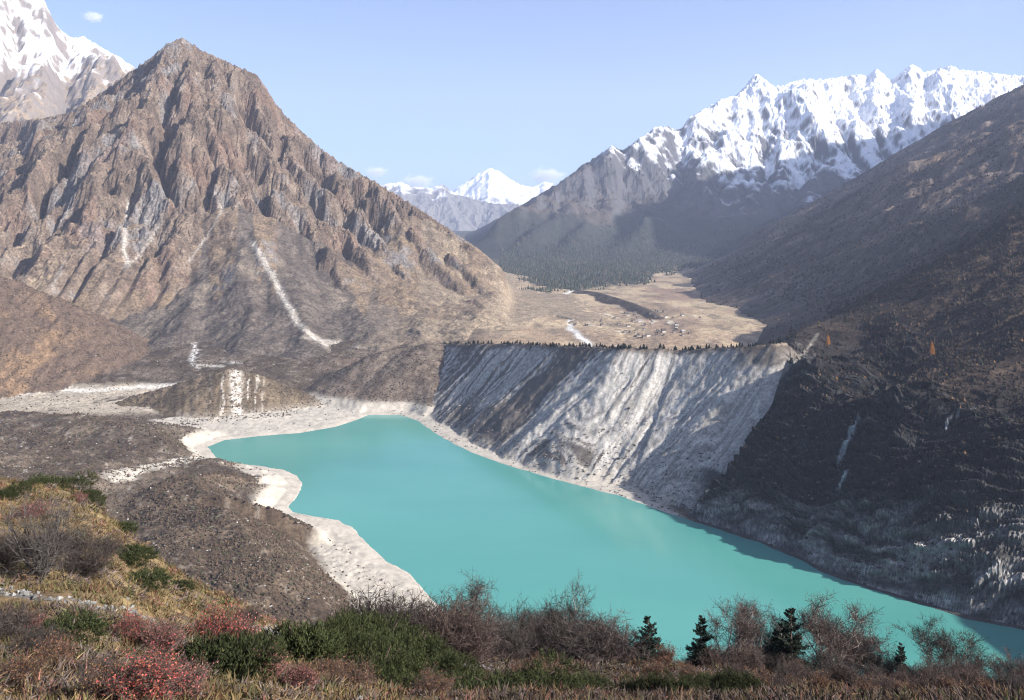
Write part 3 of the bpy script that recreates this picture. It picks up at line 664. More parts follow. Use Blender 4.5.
# ================================================================== NEAR SLOPE (grass, scrub) IN FRONT OF THE LAKE
GC = [-400,-150, 0, 60,100,150,200,250,300,380,450,600,800,1024,1174,1500]
G0 = [298.6]*2+[298.3]*12+[298.0]*2                                       # under the tripod
G1Y = [10,12,14,14,14.5,15,16,17.5,19,24,30,38,42,44,46,46]               # depth of the photo's bottom edge
G2R = [440,452,472,479,501,548,582,606,628,644,657,660,671,688,694,700]    # row of the brow
G2Y = [60,60,58,56,52,47,44,42,42,50,58,72,80,80,80,80]                   # depth of the brow
cg = np.arange(-400, 1501, 4.0); lg = np.arange(math.log(1.0), math.log(620), .01); yg = np.exp(lg)
def _c(v): return np.interp(cg, GC, v)
y1 = _c(G1Y); z1 = HC + y1*(YH-np.interp(cg, [-400,1500], [700,700]))/F
y2 = _c(G2Y); z2 = HC + y2*(YH-_c(G2R))/F; z0 = _c(G0)
GT = np.zeros((len(yg), len(cg)))
for j in range(len(cg)):
    yk = [0, 2.5, y1[j], y2[j], y2[j]+14, y2[j]+60, y2[j]+330, 900]
    zk = [z0[j], z0[j]-.4, z1[j], z2[j], z2[j]-10.5, z2[j]-46, z2[j]-46-205, z2[j]-620]
    GT[:, j] = np.interp(yg, yk, zk)
GT = blur1(GT, 60, 0); GT = blur1(GT, 6, 1)
def near_z(x, y, fine=True):
    x = np.asarray(x, float); y = np.maximum(np.asarray(y, float), 1.01)
    z = bil(GT, (np.log(y)-0)/.01, (colof(x, y)+400)/4.0)
    z = z + fbm(x/9, y/9, 3, 201)*.55*sst(4, 20, y) + fbm(x/2.3, y/2.3, 3, 202)*.22*sst(3, 12, y)
    return z
cols = np.arange(-330, 1390, 2.2); rows = np.exp(np.arange(math.log(1.6), math.log(420), .0068))
Yn = np.repeat(rows[:, None], len(cols), 1); Xn = Yn*(cols[None]-CX)/F
Zn = near_z(Xn, Yn) + fbm(Xn/.55, Yn/.55, 3, 203)*.07
def near_cover(x, y):
    """0..1 amounts of straw grass, bare scree and right-hand darkening on the near slope"""
    px = colof(x, y); py = rowof(y, near_z(x, y))
    n1 = fbm(x/7, y/7, 4, 204); n2 = fbm(x/1.8, y/1.8, 3, 205)
    grass = sst(430, 330, px+n1*70)*sst(-.55, -.05, n1+n2*.4)
    scree = np.zeros_like(n1)
    for a, b, c, d, k in ((0,592,130,612,6),(70,600,150,622,6),(245,628,305,640,8),(455,662,560,672,8),(640,662,700,668,5)):
        dd = poly_dist(px, py, [(a,b,0),(c,d,0)]); scree = np.maximum(scree, sst(k, k*.4, dd+n2*6+n1*5)*sst(-.3,.1,n2+.15))
    right_dark = sst(380, 520, px+n1*60)  # darkens ground, grass and undergrowth towards the right
    return grass, scree, right_dark, n1, n2
gr, scr, rdark_, n1, n2 = near_cover(Xn, Yn)
n3 = fbm(Xn/.5, Yn/.5, 3, 206)
col = mix([.085,.060,.038], [.150,.108,.062], sst(-.3,.4,n2+n3*.6))
col = mix(col, mix([.215,.155,.072],[.150,.105,.058],sst(-.3,.3,n1+n2*.6)), gr*.85)
col = mix(col, [.055,.040,.030], rdark_*.75)
col = mix(col, [.19,.18,.165], scr*sst(-.35,.1,n3+n2))
m_near = terrain_mat('autumn turf', .22, 1.4, .10, .45)
link('ground', make_mesh('ground', np.stack([Xn,Yn,Zn],-1), grid_quads(*Xn.shape), col=col), m_near, kind='structure', label='steep autumn slope with straw grass and scree above the lake')

def ground_at(px, y): 
    x = (px-CX)*y/F; return float(x), float(y), float(near_z(np.array([x]), np.array([y]))[0])
# ================================================================== PLANTS
class Geo:
    def __init__(s): s.v = []; s.q = []; s.t = []; s.n = 0
    def tube(s, pts, rad, k=5):
        """tapered limb with k sides along pts"""
        rings = []
        for i, p in enumerate(pts):
            p = np.asarray(p, float); d = np.asarray(pts[min(i+1, len(pts)-1)], float)-np.asarray(pts[max(i-1, 0)], float); d /= np.linalg.norm(d)+1e-9
            a = np.cross(d, [.31,.17,.93]); a /= np.linalg.norm(a)+1e-9; b = np.cross(d, a)
            an = np.arange(k)*2*np.pi/k
            rings.append(p + rad[i]*(np.cos(an)[:, None]*a + np.sin(an)[:, None]*b))
        base = s.n; s.v.append(np.concatenate(rings)); s.n += k*len(pts)
        for i in range(len(pts)-1):
            for j in range(k):
                s.q.append((base+i*k+j, base+i*k+(j+1) % k, base+(i+1)*k+(j+1) % k, base+(i+1)*k+j))
    def tris(s, P):
        P = np.asarray(P, float).reshape(-1, 3, 3); n = len(P); s.v.append(P.reshape(-1, 3))
        s.t.append(s.n + np.arange(n*3).reshape(n, 3)); s.n += n*3
    def mesh(s, name, smooth=False):
        t = np.concatenate(s.t) if s.t else None
        return make_mesh(name, np.concatenate(s.v), s.q if s.q else None, t, smooth=smooth)
def unit(v): return v/(np.linalg.norm(v, axis=-1, keepdims=True)+1e-9)
def blades(r, p, d, ln, w):
    """thin triangles: base points p, directions d, lengths ln, half widths w"""
    d = unit(d); s = unit(np.cross(d, unit(r.normal(size=d.shape))))
    return np.stack([p-s*w[:, None], p+s*w[:, None], p+d*ln[:, None]], 1)
def leaves(r, p, size, up=.3):
    n = len(p); a = unit(r.normal(size=(n,3))+[0,0,up]); b = unit(np.cross(a, r.normal(size=(n,3)))); c = np.cross(a, b)
    z = size[:, None]
    A = p-b*z*.35; B = p+a*0+c*z*.0+b*z*.35; T = p+c*z
    return np.stack([A, B, T], 1)
def limb(r, p, d, L, n, wig, lift):
    pts = [np.array(p, float)]; d = unit(np.array(d, float))
    for i in range(n):
        d = unit(d + r.normal(size=3)*wig + np.array([0,0,lift])); pts.append(pts[-1]+d*L/n)
    return pts, d
def bare_tree(seed, H=6.0, stems=3, spread=.55, twigw=.012, dens=.62, lev=4, flat=.0):
    """leafless multi-stemmed tree: limbs in the trunk mesh, fine branchlets in the crown mesh"""
    r = np.random.default_rng(seed); tr = Geo(); tip_p = []; tip_d = []
    def grow(p, d, L, rad, l):
        n = 4 if l < 2 else 3
        pts, dd = limb(r, p, d, L, n, .16+.05*l, .05)
        tr.tube(pts, np.linspace(rad, rad*.55, n+1), 5 if l < 2 else 3)
        if l >= lev-1:
            for q in pts[1:]: tip_p.append(q); tip_d.append(dd)
            return
        nb = int(r.integers(3, 5)) if l else int(r.integers(3, 6))
        for i in range(nb):
            t = r.uniform(.35, 1.0) if i else 1.0
            k = min(int(t*n), n-1); q = pts[k]+(pts[k+1]-pts[k])*(t*n-k)
            nd = unit(dd + unit(r.normal(size=3)*[1,1,.55])*spread*1.25 + [0,0,.12-flat])
            grow(q, nd, L*r.uniform(.58,.78), rad*.55*(1-.25*t), l+1)
            if l >= 1: tip_p.append(q); tip_d.append(nd)
    for i in range(stems):
        a = 2*np.pi*i/stems + r.uniform(-.5,.5); s = r.uniform(.25,.6)*spread*1.3
        grow(np.array([np.cos(a),np.sin(a),0])*.08*H/6 - [0,0,.25], [np.cos(a)*s, np.sin(a)*s, 1], H*r.uniform(.30,.40), .022*H*r.uniform(.8,1.1)/math.sqrt(stems)*1.5, 0)
    P = np.array(tip_p); Dv = np.array(tip_d); m = int(9*dens)
    P = np.repeat(P, m, 0); Dv = np.repeat(Dv, m, 0)
    nd = unit(Dv*.8 + r.normal(size=P.shape)*.75 + [0,0,.25]); ln = r.uniform(.35,.95,len(P))*H/7.5
    cr = Geo(); cr.tris(blades(r, P, nd, ln, np.full(len(P), twigw*.8)))
    k = r.uniform(.3,.9,len(P))[:, None]; Q = P+nd*ln[:, None]*k
    cr.tris(blades(r, Q, unit(nd+r.normal(size=P.shape)*.8), ln*.55, np.full(len(P), twigw*.75)))
    Q = P+nd*ln[:, None]*(1-k*.5)
    cr.tris(blades(r, Q, unit(nd+r.normal(size=P.shape)*.9), ln*.45, np.full(len(P), twigw*.7)))
    return tr.mesh('trunk', True), cr.mesh('crown')
def shrub(seed, R=1.0, H=1.2, n=46, leafn=0, leaf=.03, twigw=.006, dome=.9):
    """rounded shrub of many stems; returns stems mesh and (if leafn) leaves mesh, twigs go with the stems"""
    r = np.random.default_rng(seed); st = Geo(); P = []; Dd = []
    for i in range(n):
        a = r.uniform(0, 2*np.pi); s = abs(r.normal())*.55*dome
        d = np.array([np.cos(a)*s*R/H*1.2, np.sin(a)*s*R/H*1.2, 1]); L = H*r.uniform(.55,1.0)/max(1, .75*np.linalg.norm(d))
        pts, dd = limb(r, [np.cos(a)*.18*R*r.uniform(), np.sin(a)*.18*R*r.uniform(), -.1], d, L, 4, .13, .03)
        st.tube(pts, np.linspace(.016, .004, 5)*max(H,.6), 3)
        for q in pts[1:]:
            for _ in range(3):
                b, bd = limb(r, q, unit(dd+r.normal(size=3)*.6), L*r.uniform(.25,.45), 2, .25, .04)
                st.tube(b, [.006*max(H,.6), .004*max(H,.6), .002], 3)
                P += b[1:]; Dd += [bd, bd]
    P = np.array(P); Dd = np.array(Dd)
    P = np.repeat(P, 4, 0); Dd = np.repeat(Dd, 4, 0)
    d = unit(Dd+r.normal(size=P.shape)*.8); ln = r.uniform(.10,.26,len(P))*H
    st.tris(blades(r, P, d, ln, np.full(len(P), twigw)))
    out = [st.mesh('stems')]
    if leafn:
        i = r.integers(0, len(P), leafn); lf = Geo()
        lf.tris(leaves(r, P[i]+d[i]*(ln[i]*r.uniform(.1,1,leafn))[:, None]+r.normal(size=(leafn,3))*.02, r.uniform(.6,1.3,leafn)*leaf))
        out.append(lf.mesh('leaves'))
    return out
def juniper(seed, R=2.0, H=1.0, n=520, per=40):
    """low dense evergreen: a mat of upright feathery sprays on spreading limbs"""
    r = np.random.default_rng(seed); st = Geo(); lf = Geo()
    lob = [(r.uniform(-.6,.6)*R, r.uniform(-.6,.6)*R, r.uniform(.35,.65)*R, r.uniform(.55,1)*H) for _ in range(9)]
    for (x,y,a,hh) in lob:
        pts, _ = limb(r, [0,0,0], [x,y,hh*.6], math.hypot(x,y)+hh*.5, 4, .12, .05); st.tube(pts, np.linspace(.05,.02,5), 4)
    c = []; 
    while len(c) < n:
        x,y,a,hh = lob[int(r.integers(9))]; u = unit(r.normal(size=3)); u[2] = abs(u[2])*.9
        k = r.uniform(.55,1.05)**.5; c.append((x+u[0]*a*k, y+u[1]*a*k, u[2]*hh*k, u[0]*.8, u[1]*.8, .55+u[2]))
    c = np.array(c); P = np.repeat(c[:, :3], per, 0); Dv = np.repeat(c[:, 3:], per, 0)
    ax = unit(Dv + r.normal(size=Dv.shape)*.28); t = r.uniform(0,1,len(P))[:, None]*.26*(H/1.0)**.5
    sp = np.repeat(r.normal(size=(n,3))*.35, per, 0)
    P = P + unit(Dv+sp*1.5)*t*1.25 + r.normal(size=P.shape)*.04
    lf.tris(blades(r, P, ax+r.normal(size=P.shape)*.35, r.uniform(.05,.13,len(P)), np.full(len(P), .0145)))
    return st.mesh('stems'), lf.mesh('foliage')
def conifer(seed, H=4.0, R=.95, whorls=15, dens=1.0, col=0):
    r = np.random.default_rng(seed); tr = Geo(); lf = Geo()
    tr.tube([(0,0,-.3),(0,0,H*.3),(.02*H*.3,0,H*.65),(0,0,H*.98)], [.028*H,.021*H,.012*H,.002*H], 6)
    for w in range(whorls):
        t = (w+r.uniform(-.3,.3))/whorls; z = H*(.07+.9*t); L = R*(1-t)**.75*r.uniform(.75,1.15)+.05
        for b in range(int(5+3*(1-t))):
            if r.uniform() < .1: continue
            a = r.uniform(0,2*np.pi); l = L*r.uniform(.6,1.15)
            d = np.array([np.cos(a), np.sin(a), .12+.5*t]); pts, dd = limb(r, [0,0,z], d, l, 3, .08, .03)
            tr.tube(pts, np.linspace(.006*H,.002*H,4)*(1.2-t), 3)
            m = int(46*dens*(.35+l/R)); u = r.uniform(.12,1.0,m); p = np.array(pts); k = np.clip(u*3,0,2.999).astype(int); q = p[k]+(p[k+1]-p[k])*(u*3-k)[:, None]
            side = unit(np.cross(d, [0,0,1])); lat = r.uniform(-1,1,m)*(.30*l*(1.05-u)+.03)
            q = q + side*lat[:, None] + np.array([0,0,1])*(-(lat**2)/max(l,.1)*.4+r.normal(size=m)*.05*l)[:, None]
            lf.tris(blades(r, q, np.tile(d, (m,1))*.7+side*np.sign(lat)[:, None]*.8+r.normal(size=(m,3))*.4, r.uniform(.10,.22,m)*(.4+.6*l/R)*H/4, np.full(m, .036*H/4)))
    return tr.mesh('trunk', True), lf.mesh('foliage')

M_bark  = plant_mat('pale grey bark', (.30,.265,.235), .25)
M_twig  = plant_mat('grey brown twigs', (.050,.040,.036), .4)
M_twigr = plant_mat('pinkish twigs', (.066,.046,.041), .4)
M_dead  = plant_mat('silvery dead wood', (.085,.075,.070), .3)
M_red   = plant_mat('scarlet barberry leaves', (.30,.070,.055), .5, hue=.025)
M_pink  = plant_mat('faded rose leaves', (.27,.095,.085), .45, hue=.03)
M_rust  = plant_mat('rusty leaves', (.17,.085,.045), .45, hue=.03)
M_jun   = plant_mat('juniper sprays', (.030,.036,.013), .7, hue=.03)
M_con   = plant_mat('dark conifer needles', (.014,.022,.014), .5)
M_larch = plant_mat('golden larch needles', (.36,.16,.035), .4, hue=.02)
M_stem  = plant_mat('brown stems', (.070,.050,.042), .3)

T_TREE = [bare_tree(301, 6.5, 3, .55), bare_tree(302, 6.0, 4, .7, flat=.06), bare_tree(303, 7.0, 2, .5), bare_tree(304, 5.5, 5, .75, flat=.05), bare_tree(305, 6.5, 1, .75)]
T_SHR = [shrub(310, 1.3, 1.7, 60, twigw=.008), shrub(311, 1.6, 1.5, 66, twigw=.008), shrub(312, 1.0, 1.6, 44, twigw=.007)]
T_DEAD = [shrub(313, 1.1, 2.1, 26, twigw=.006, dome=.75)]
T_RED = [shrub(320, .85, .8, 60, 4200, .040, .004), shrub(321, 1.0, .75, 60, 3200, .036, .004)]
T_JUN = [juniper(330, 1.9, 1.25, 620), juniper(331, 2.3, 1.0, 640), juniper(332, 1.1, .5, 300)]
T_CON = [conifer(340, 4.2, 1.35, 17, 2.4), conifer(341, 4.0, 1.6, 15, 2.4), conifer(342, 3.6, 1.05, 15, 2.2)]

def plant(kind, parts, mats, pnames, px, Y, label, cat, group=None, sc_=1.0, rz=None, lift=0):
    x, y, z = ground_at(px, Y)
    t = thing(kind, label, cat, (x, y, z+lift), random.uniform(0, 6.28) if rz is None else rz, sc_, group)
    for me, m, n in zip(parts, mats, pnames):
        o = bpy.data.objects.new(n, me); C.objects.link(o); o.parent = t
        if not me.materials: me.materials.append(None)
        o.material_slots[0].link = 'OBJECT'; o.material_slots[0].material = m
    return t
def tree_at(px, Y, H, label, i, twig=None, group=None):
    p = T_TREE[i]; h0 = (6.5,6.0,7.0,5.5,6.5)[i]; return plant('bare_tree', p, (M_bark, twig or M_twig), ('trunk','crown'), px, Y, label, 'tree', group, H/h0*1.5)
def shrub_at(px, Y, H, label, i, m=None, group=None, wide=1.0):
    s = H/(1.7,1.5,1.6)[i]; return plant('bare_shrub', T_SHR[i], (m or M_twig,), ('stems',), px, Y, label, 'shrub', group, (s*wide, s*wide, s))
def red_at(px, Y, H, label, i, m=None, group=None, wide=1.0):
    s = H/(.8,.75)[i]; return plant('barberry_bush', T_RED[i], (M_stem, m or M_red), ('stems','leaves'), px, Y, label, 'bush', group, (s*wide, s*wide, s))
def jun_at(px, Y, H, label, i, group=None, wide=1.0):
    s = H/(1.25,1.0,.5)[i]; return plant('juniper_bush', T_JUN[i], (M_stem, M_jun), ('stems','foliage'), px, Y, label, 'bush', group, (s*wide, s*wide, s))
def con_at(px, Y, H, label, i, group=None, m=None):
    s = H/(4.2,4.0,3.6)[i]; return plant('conifer', T_CON[i], (M_stem, m or M_con), ('trunk','foliage'), px, Y, label, 'conifer', group, s)


def row_depth(px, py, lo=5.0, hi=75.0):
    """depth at which the near slope appears on row py of column px (first crossing)"""
    ys = np.linspace(lo, hi, 700); r = rowof(ys, near_z((px-CX)*ys/F, ys)); i = np.argmax(r <= py)
    return float(ys[i]) if r.min() <= py else float(ys[np.argmin(r)])

# --- trees that stand out along the brow
T = 'along the brow'
tree_at(497, 70, 6.2, 'grey bare tree with pale crooked limbs at the left end of the brow thicket', 1, M_twig)
tree_at(531, 76, 6.6, 'tall grey bare tree rounding the top of the left brow thicket', 0, M_twig)
tree_at(563, 74, 6.0, 'bare tree with wide twiggy crown right of the tallest grey one', 3, M_twig)
tree_at(592, 78, 5.0, 'low bare tree sloping down to the right end of the left thicket', 4, M_twig)
tree_at(725, 80, 6.2, 'bare tree with pinkish haze of twigs beside the half-hidden dark conifer', 2, M_twigr)
tree_at(752, 84, 6.6, 'tall bare tree with pink-grey crown left of the tallest conifer', 0, M_twigr)
tree_at(772, 79, 4.6, 'thin bare tree crossing in front of the tallest conifer', 4, M_twig)
tree_at(832, 84, 7.2, 'broad bare tree with pinkish spreading crown right of the tallest conifer', 1, M_twigr)
tree_at(851, 88, 5.4, 'smaller bare tree leaning out at the right of the broad pinkish crown', 3, M_twigr)
tree_at(946, 82, 5.4, 'pale grey fan-shaped bare tree standing alone near the right end of the brow', 1, M_twig)
tree_at(884, 86, 3.4, 'little bare tree just left of the smallest lone conifer', 3, M_twig)
tree_at(1016, 86, 3.9, 'dark reddish bare tree at the right edge of the brow', 3, M_twigr)
# --- conifers of the brow
con_at(438, 67, 6.4, 'dark conifer peeking over the brown shrubs beside the silt shore', 1)
con_at(427, 66, 5.0, 'slim low conifer just left of the one beside the silt shore', 2)
con_at(648, 70, 4.6, 'broad dark conifer standing alone between the two bare thickets', 1)
con_at(701, 72, 4.8, 'dark conifer half hidden behind pink-grey bare twigs', 0)
con_at(791, 76, 6.2, 'tallest dark conifer of the brow, beside the broad pinkish tree', 0)
con_at(776, 77, 4.2, 'lower dark conifer leaning against the tallest one', 1)
con_at(901, 78, 4.0, 'smallest lone pointed conifer left of the pale fan-shaped tree', 2)
# --- thicket of leafless shrubs, all of one kind
THK = 'grey-brown leafless shrub in the dense thicket along the brow above the lake'
rs = random.Random(11)
k = 0
while k < 165:
    px = rs.uniform(296, 1090); e = rs.random()
    if px > 730 and rs.random() < .4: Y = rs.uniform(48, 66); H = rs.uniform(.7, 1.3)
    elif px < 470: Y = rs.uniform(47, 72); H = rs.uniform(2.0, 3.6)*(1-.3*(px < 330))
    elif px < 610: Y = rs.uniform(62, 88); H = rs.uniform(1.9, 3.2)
    else: Y = rs.uniform(70, 94); H = rs.uniform(1.0, 2.1)
    if 610 < px < 705 or 870 < px < 920: H *= .7
    shrub_at(px, Y, H, THK, rs.choice((0,1,2)), rs.choice((M_twig, M_twig, M_twigr, M_stem)), 'bare thicket along the brow', rs.uniform(1.0,1.5)); k += 1
# --- rust-leaved bushes in front of the thicket
RST = 'rusty orange-brown bush on the dark turf in front of the bare thicket'
for px, py, H, w_ in ((520,684,.9,1.2),(545,676,1.0,1.2),(556,690,.8,1.3),(665,668,1.5,.9),(655,680,1.0,1),(690,684,1.1,.9),(765,690,.8,1.2),(792,694,.8,1.3),(822,690,.8,1.2),(866,697,.7,1.3),(905,696,.7,1.2),(950,698,.8,1.3),(985,697,.7,1.2),(480,690,.6,1.3),(508,694,.7,1.2),(430,697,.5,1.5),(350,690,.5,1.5),(330,678,.45,1.4)):
    red_at(px, row_depth(px, py), H, RST, rs.choice((0,1)), M_rust, 'rusty bushes on the near turf', w_)
# --- junipers
for px, py, H, i, w_, lab in (
  (330,668,.85,0,1.0,'dark juniper at the left edge of the big evergreen clump'),
  (352,652,1.5,0,.9,'juniper crowning the back of the big evergreen clump'),
  (385,660,1.7,1,.8,'tallest upright juniper in the middle of the big evergreen clump'),
  (418,668,1.4,0,.95,'juniper right of the tallest one in the big evergreen clump'),
  (372,684,.9,1,.9,'low juniper at the front of the big evergreen clump'),
  (410,690,.8,1,1.0,'bright green flat juniper along the front of the big clump'),
  (448,684,.9,0,1.1,'juniper tailing off the big evergreen clump towards the right'),
  (476,694,.6,1,1.2,'flattest juniper at the right tip of the big evergreen clump'),
  (303,664,.75,2,1.0,'small juniper just left of the big evergreen clump'),
  (216,668,.5,2,1.25,'low green juniper under the big rose-red bush'),
  (238,660,.55,2,.9,'dark juniper tuft right of the big rose-red bush'),
  (58,478,.75,1,1.1,'dark juniper on the crest of the grassy shoulder'),
  (90,492,.8,0,1.0,'darkest rounded juniper at the outer end of the grassy shoulder'),
  (32,486,.5,1,1.0,'olive juniper behind the dead bush on the grassy shoulder'),
  (8,496,.5,1,.9,'olive juniper at the left edge of the picture above the dead bush'),
  (122,531,.28,2,2.0,'flat green juniper mat on the straw slope below the crest'),
  (127,562,.28,2,2.0,'flat green juniper mat right of the dead bush'),
  (140,586,.22,2,2.2,'thin juniper mat lowest on the open straw slope'),
  (180,589,.2,2,2.0,'faint juniper mat on the rim of the straw slope'),
  (62,640,.2,2,2.0,'small olive juniper mat below the white stones')):
    jun_at(px, row_depth(px, py), H, lab, i, None, w_)
JR = 'bright green juniper in the low evergreen row in front of the rusty bushes'
for px in range(508, 760, 29):
    py = 699 - 8*math.sin((px-505)/255*3.14); jun_at(px+rs.uniform(-6,6), row_depth(px, py, 20), rs.uniform(.45,1.0), JR, rs.choice((0,1)), 'low juniper row at the bottom of the slope', rs.uniform(.9,1.4))
# --- red and rose barberries on the left
for px, py, H, i, m, w_, lab in (
  (146,703,.62,0,M_red,1.15,'brightest scarlet bush at the bottom left of the slope'),
  (112,704,.5,1,M_rust,1.2,'dull russet bush left of the brightest scarlet bush'),
  (180,700,.5,1,M_pink,1.1,'rose bush right of the brightest scarlet bush'),
  (129,640,.55,1,M_red,.9,'small scarlet bush above the brightest one'),
  (160,655,.6,0,M_pink,1.1,'faded pink bush between the small scarlet one and the big rose-red one'),
  (214,654,.95,0,M_red,1.0,'big rose-red bush with tall sprays above a low juniper'),
  (240,648,.85,1,M_pink,1.0,'greyish pink bush at the right of the big rose-red one'),
  (268,680,.5,1,M_pink,1.1,'pink bush beside the left foot of the big evergreen clump'),
  (300,690,.45,0,M_pink,1.2,'pale rose bush below the left end of the big evergreen clump'),
  (33,518,.6,1,M_pink,1.3,'dusky pink bush behind the dead bush'),
  (80,503,.5,0,M_pink,1.1,'pink bush beside the darkest rounded juniper'),
  (59,551,.4,1,M_red,1.0,'tiny red bush just right of the dead bush'),
  (28,636,.4,1,M_pink,1.2,'small pink bush at the left below the white stones'),
  (56,668,.45,1,M_rust,1.3,'russet bush at the lower left among straw tufts'),
  (20,690,.45,0,M_rust,1.3,'russet bush in the bottom left corner')):
    red_at(px, row_depth(px, py), H, lab, i, m, None, w_)
# --- dead and grey bushes on the left
plant('dead_bush', T_DEAD[0], (M_dead,), ('stems',), 40, row_depth(40, 580), 'tall silvery dead bush on the grassy shoulder at the left', 'bush', None, (.85,.85,.95))
for px, py, H, w_, lab in ((84,578,.8,1.3,'grey leafless shrub right of the tall dead bush'),(70,560,.8,1.2,'grey leafless shrub close behind the tall dead bush'),(104,556,.6,1.4,'low grey shrub farthest right of the tall dead bush'),
  (14,566,.9,1.2,'grey shrub at the left edge beside the tall dead bush'),(10,640,.6,1.3,'grey-brown shrub at the left edge below the white stones'),(40,655,.45,1.3,'low grey shrub among straw tufts at the lower left'),(95,690,.4,1.4,'dull grey shrub near the bottom left of the slope'),(250,622,.5,1.3,'grey shrub on the rim above the pale scree patch')):
    shrub_at(px, row_depth(px, py), H, lab, 1, M_twig, None, w_)

# ================================================================== COVER THAT CANNOT BE COUNTED
m_vc, nt, b_ = nodes('mixed leaf and straw'); at_ = N(nt,'ShaderNodeAttribute',attribute_name='Col'); nt.links.new(at_.outputs['Color'], b_.inputs['Base Color']); b_.inputs['Roughness'].default_value = .85; b_.inputs['Specular IOR Level'].default_value = .1
def sample_near(n, pmin=-120, pmax=1150, ymin=7, ymax=80):
    px = rng.uniform(pmin, pmax, n); y = np.exp(rng.uniform(math.log(ymin), math.log(ymax), n)); x = (px-CX)*y/F
    return x, y, near_z(x, y)
def soup(name, P, col, mat, label):
    """P: (n,3,3) triangles, col: (n,3)"""
    link(name, make_mesh(name, P.reshape(-1,3), None, np.arange(len(P)*3).reshape(-1,3), np.repeat(col, 3, 0), smooth=False), mat, kind='stuff', label=label)
# straw grass in tussocks
x, y, z = sample_near(64000); g_, s_, l_, n1, n2 = near_cover(x, y); hum = fbm(x/.9, y/.9, 2, 211)
kp = (rng.random(len(x)) < (.25+.75*g_)*(1-.85*s_)*(1-.55*l_)*np.clip(.55+hum*1.6, .05, 1)); x, y, z, g_, n1, l_, hum = [a[kp] for a in (x, y, z, g_, n1, l_, hum)]
P0 = np.stack([x,y,z-.02],1); nb = 7; P0 = np.repeat(P0, nb, 0)+rng.normal(size=(len(x)*nb,3))*[.09,.09,.0]; 
d = rng.normal(size=P0.shape)*[.55,.55,.15]+[.1,-.15,.8]; sz = np.repeat(np.clip(.12+.12*hum+.0034*y, .06, .4), nb)*rng.uniform(.6,1.4,len(P0))
T_ = blades(rng, P0, d, sz, .010+.0007*P0[:,1]*.55)
c1 = mix([.138,.100,.048], [.088,.068,.036], sst(-.3,.4,n1)); c1 = mix(c1, [.048,.030,.020], l_*.85); c1 = mix(c1, [.075,.080,.032], (rng.random(len(x)) < .16)*1.0); c1 = mix(c1, [.105,.052,.034], (rng.random(len(x)) < .14)*(1-.5*l_))
soup('grass', T_, np.repeat(c1, nb, 0)*rng.uniform(.6,1.35,(len(P0),1)), m_vc, 'dry straw-coloured grass tussocks covering the near slope')
# low heathy undergrowth of twigs and small leaves
x, y, z = sample_near(15000, ymin=9); g_, s_, l_, n1, n2 = near_cover(x, y); patch = fbm(x/3.2, y/3.2, 3, 213)
kp = (rng.random(len(x)) < np.clip(.25+1.5*patch+.5*l_, .03, 1)*(1-.8*s_)); x, y, z, l_, patch = [a[kp] for a in (x, y, z, l_, patch)]
nb = 34; sz = np.repeat(np.clip(.16+.25*patch+.12*l_+.003*y, .1, .6), nb)
P0 = np.repeat(np.stack([x,y,z],1), nb, 0); u = unit(rng.normal(size=P0.shape))*np.array([1.3,1.3,.8]); u[:,2] = np.abs(u[:,2])
P0 = P0 + u*sz[:,None]*rng.uniform(.2,1,(len(P0),1)); T_ = blades(rng, P0, u+rng.normal(size=u.shape)*.5, sz*rng.uniform(.3,.8,len(sz)), .008+.0011*P0[:,1]*.5)
pal = np.array([[.105,.080,.072],[.085,.066,.058],[.125,.080,.045],[.060,.062,.028],[.150,.070,.055],[.140,.105,.060]]); ci = pal[rng.choice(6, len(x), p=[.26,.22,.2,.12,.1,.1])]*rng.uniform(.7,1.25,(len(x),1)); ci = mix(ci, ci*.62, l_)
soup('undergrowth', T_, np.repeat(ci, nb, 0)*rng.uniform(.55,1.4,(len(P0),1)), m_vc, 'low heathy undergrowth of twigs and small leaves on the near slope')
# ---- blobs: little faceted bodies for stones and far scrub
OCT = np.array([[1,0,0],[0,1,0],[-1,0,0],[0,-1,0],[0,0,1],[0,0,-.5]], float); OF = np.array([[0,1,4],[1,2,4],[2,3,4],[3,0,4],[1,0,5],[2,1,5],[3,2,5],[0,3,5]])
def blobs(name, P, w, h, col, mat, label, jit=.35, spike=0.0):
    n = len(P); a = rng.uniform(0, 6.28, n); V = np.tile(OCT, (n,1,1))*(1+rng.normal(size=(n,6,1))*jit*.6) + rng.normal(size=(n,6,3))*jit*.35
    c, s_ = np.cos(a)[:,None], np.sin(a)[:,None]; vx = V[:,:,0]*c-V[:,:,1]*s_; vy = V[:,:,0]*s_+V[:,:,1]*c
    V = np.stack([vx*w[:,None], vy*w[:,None], V[:,:,2]*h[:,None]], 2); V[:,:4,2] += (.3-.2*spike)*h[:,None]
    V = V + P[:,None,:]; F_ = (np.arange(n)*6)[:,None,None]+OF[None]
    link(name, make_mesh(name, V.reshape(-1,3), None, F_.reshape(-1,3), np.repeat(col, 6, 0)*rng.uniform(.75,1.25,(n*6,1)), smooth=False), mat, kind='stuff', label=label)
x, y, z = sample_near(60000, -60, 760, 9, 70); g_, s_, l_, n1, n2 = near_cover(x, y)
kp = (s_ > .3) & (rng.random(len(x)) < .38) | (rng.random(len(x)) < .004); x, y, z = x[kp], y[kp], z[kp]; sz = np.abs(rng.normal(size=len(x)))*.035+.02+.0006*y
blobs('rubble', np.stack([x,y,z],1), sz*1.2, sz, np.array([[.18,.175,.165]])*rng.uniform(.5,1.25,(len(x),1)), m_vc, 'pale stones strewn in bands down the near slope')
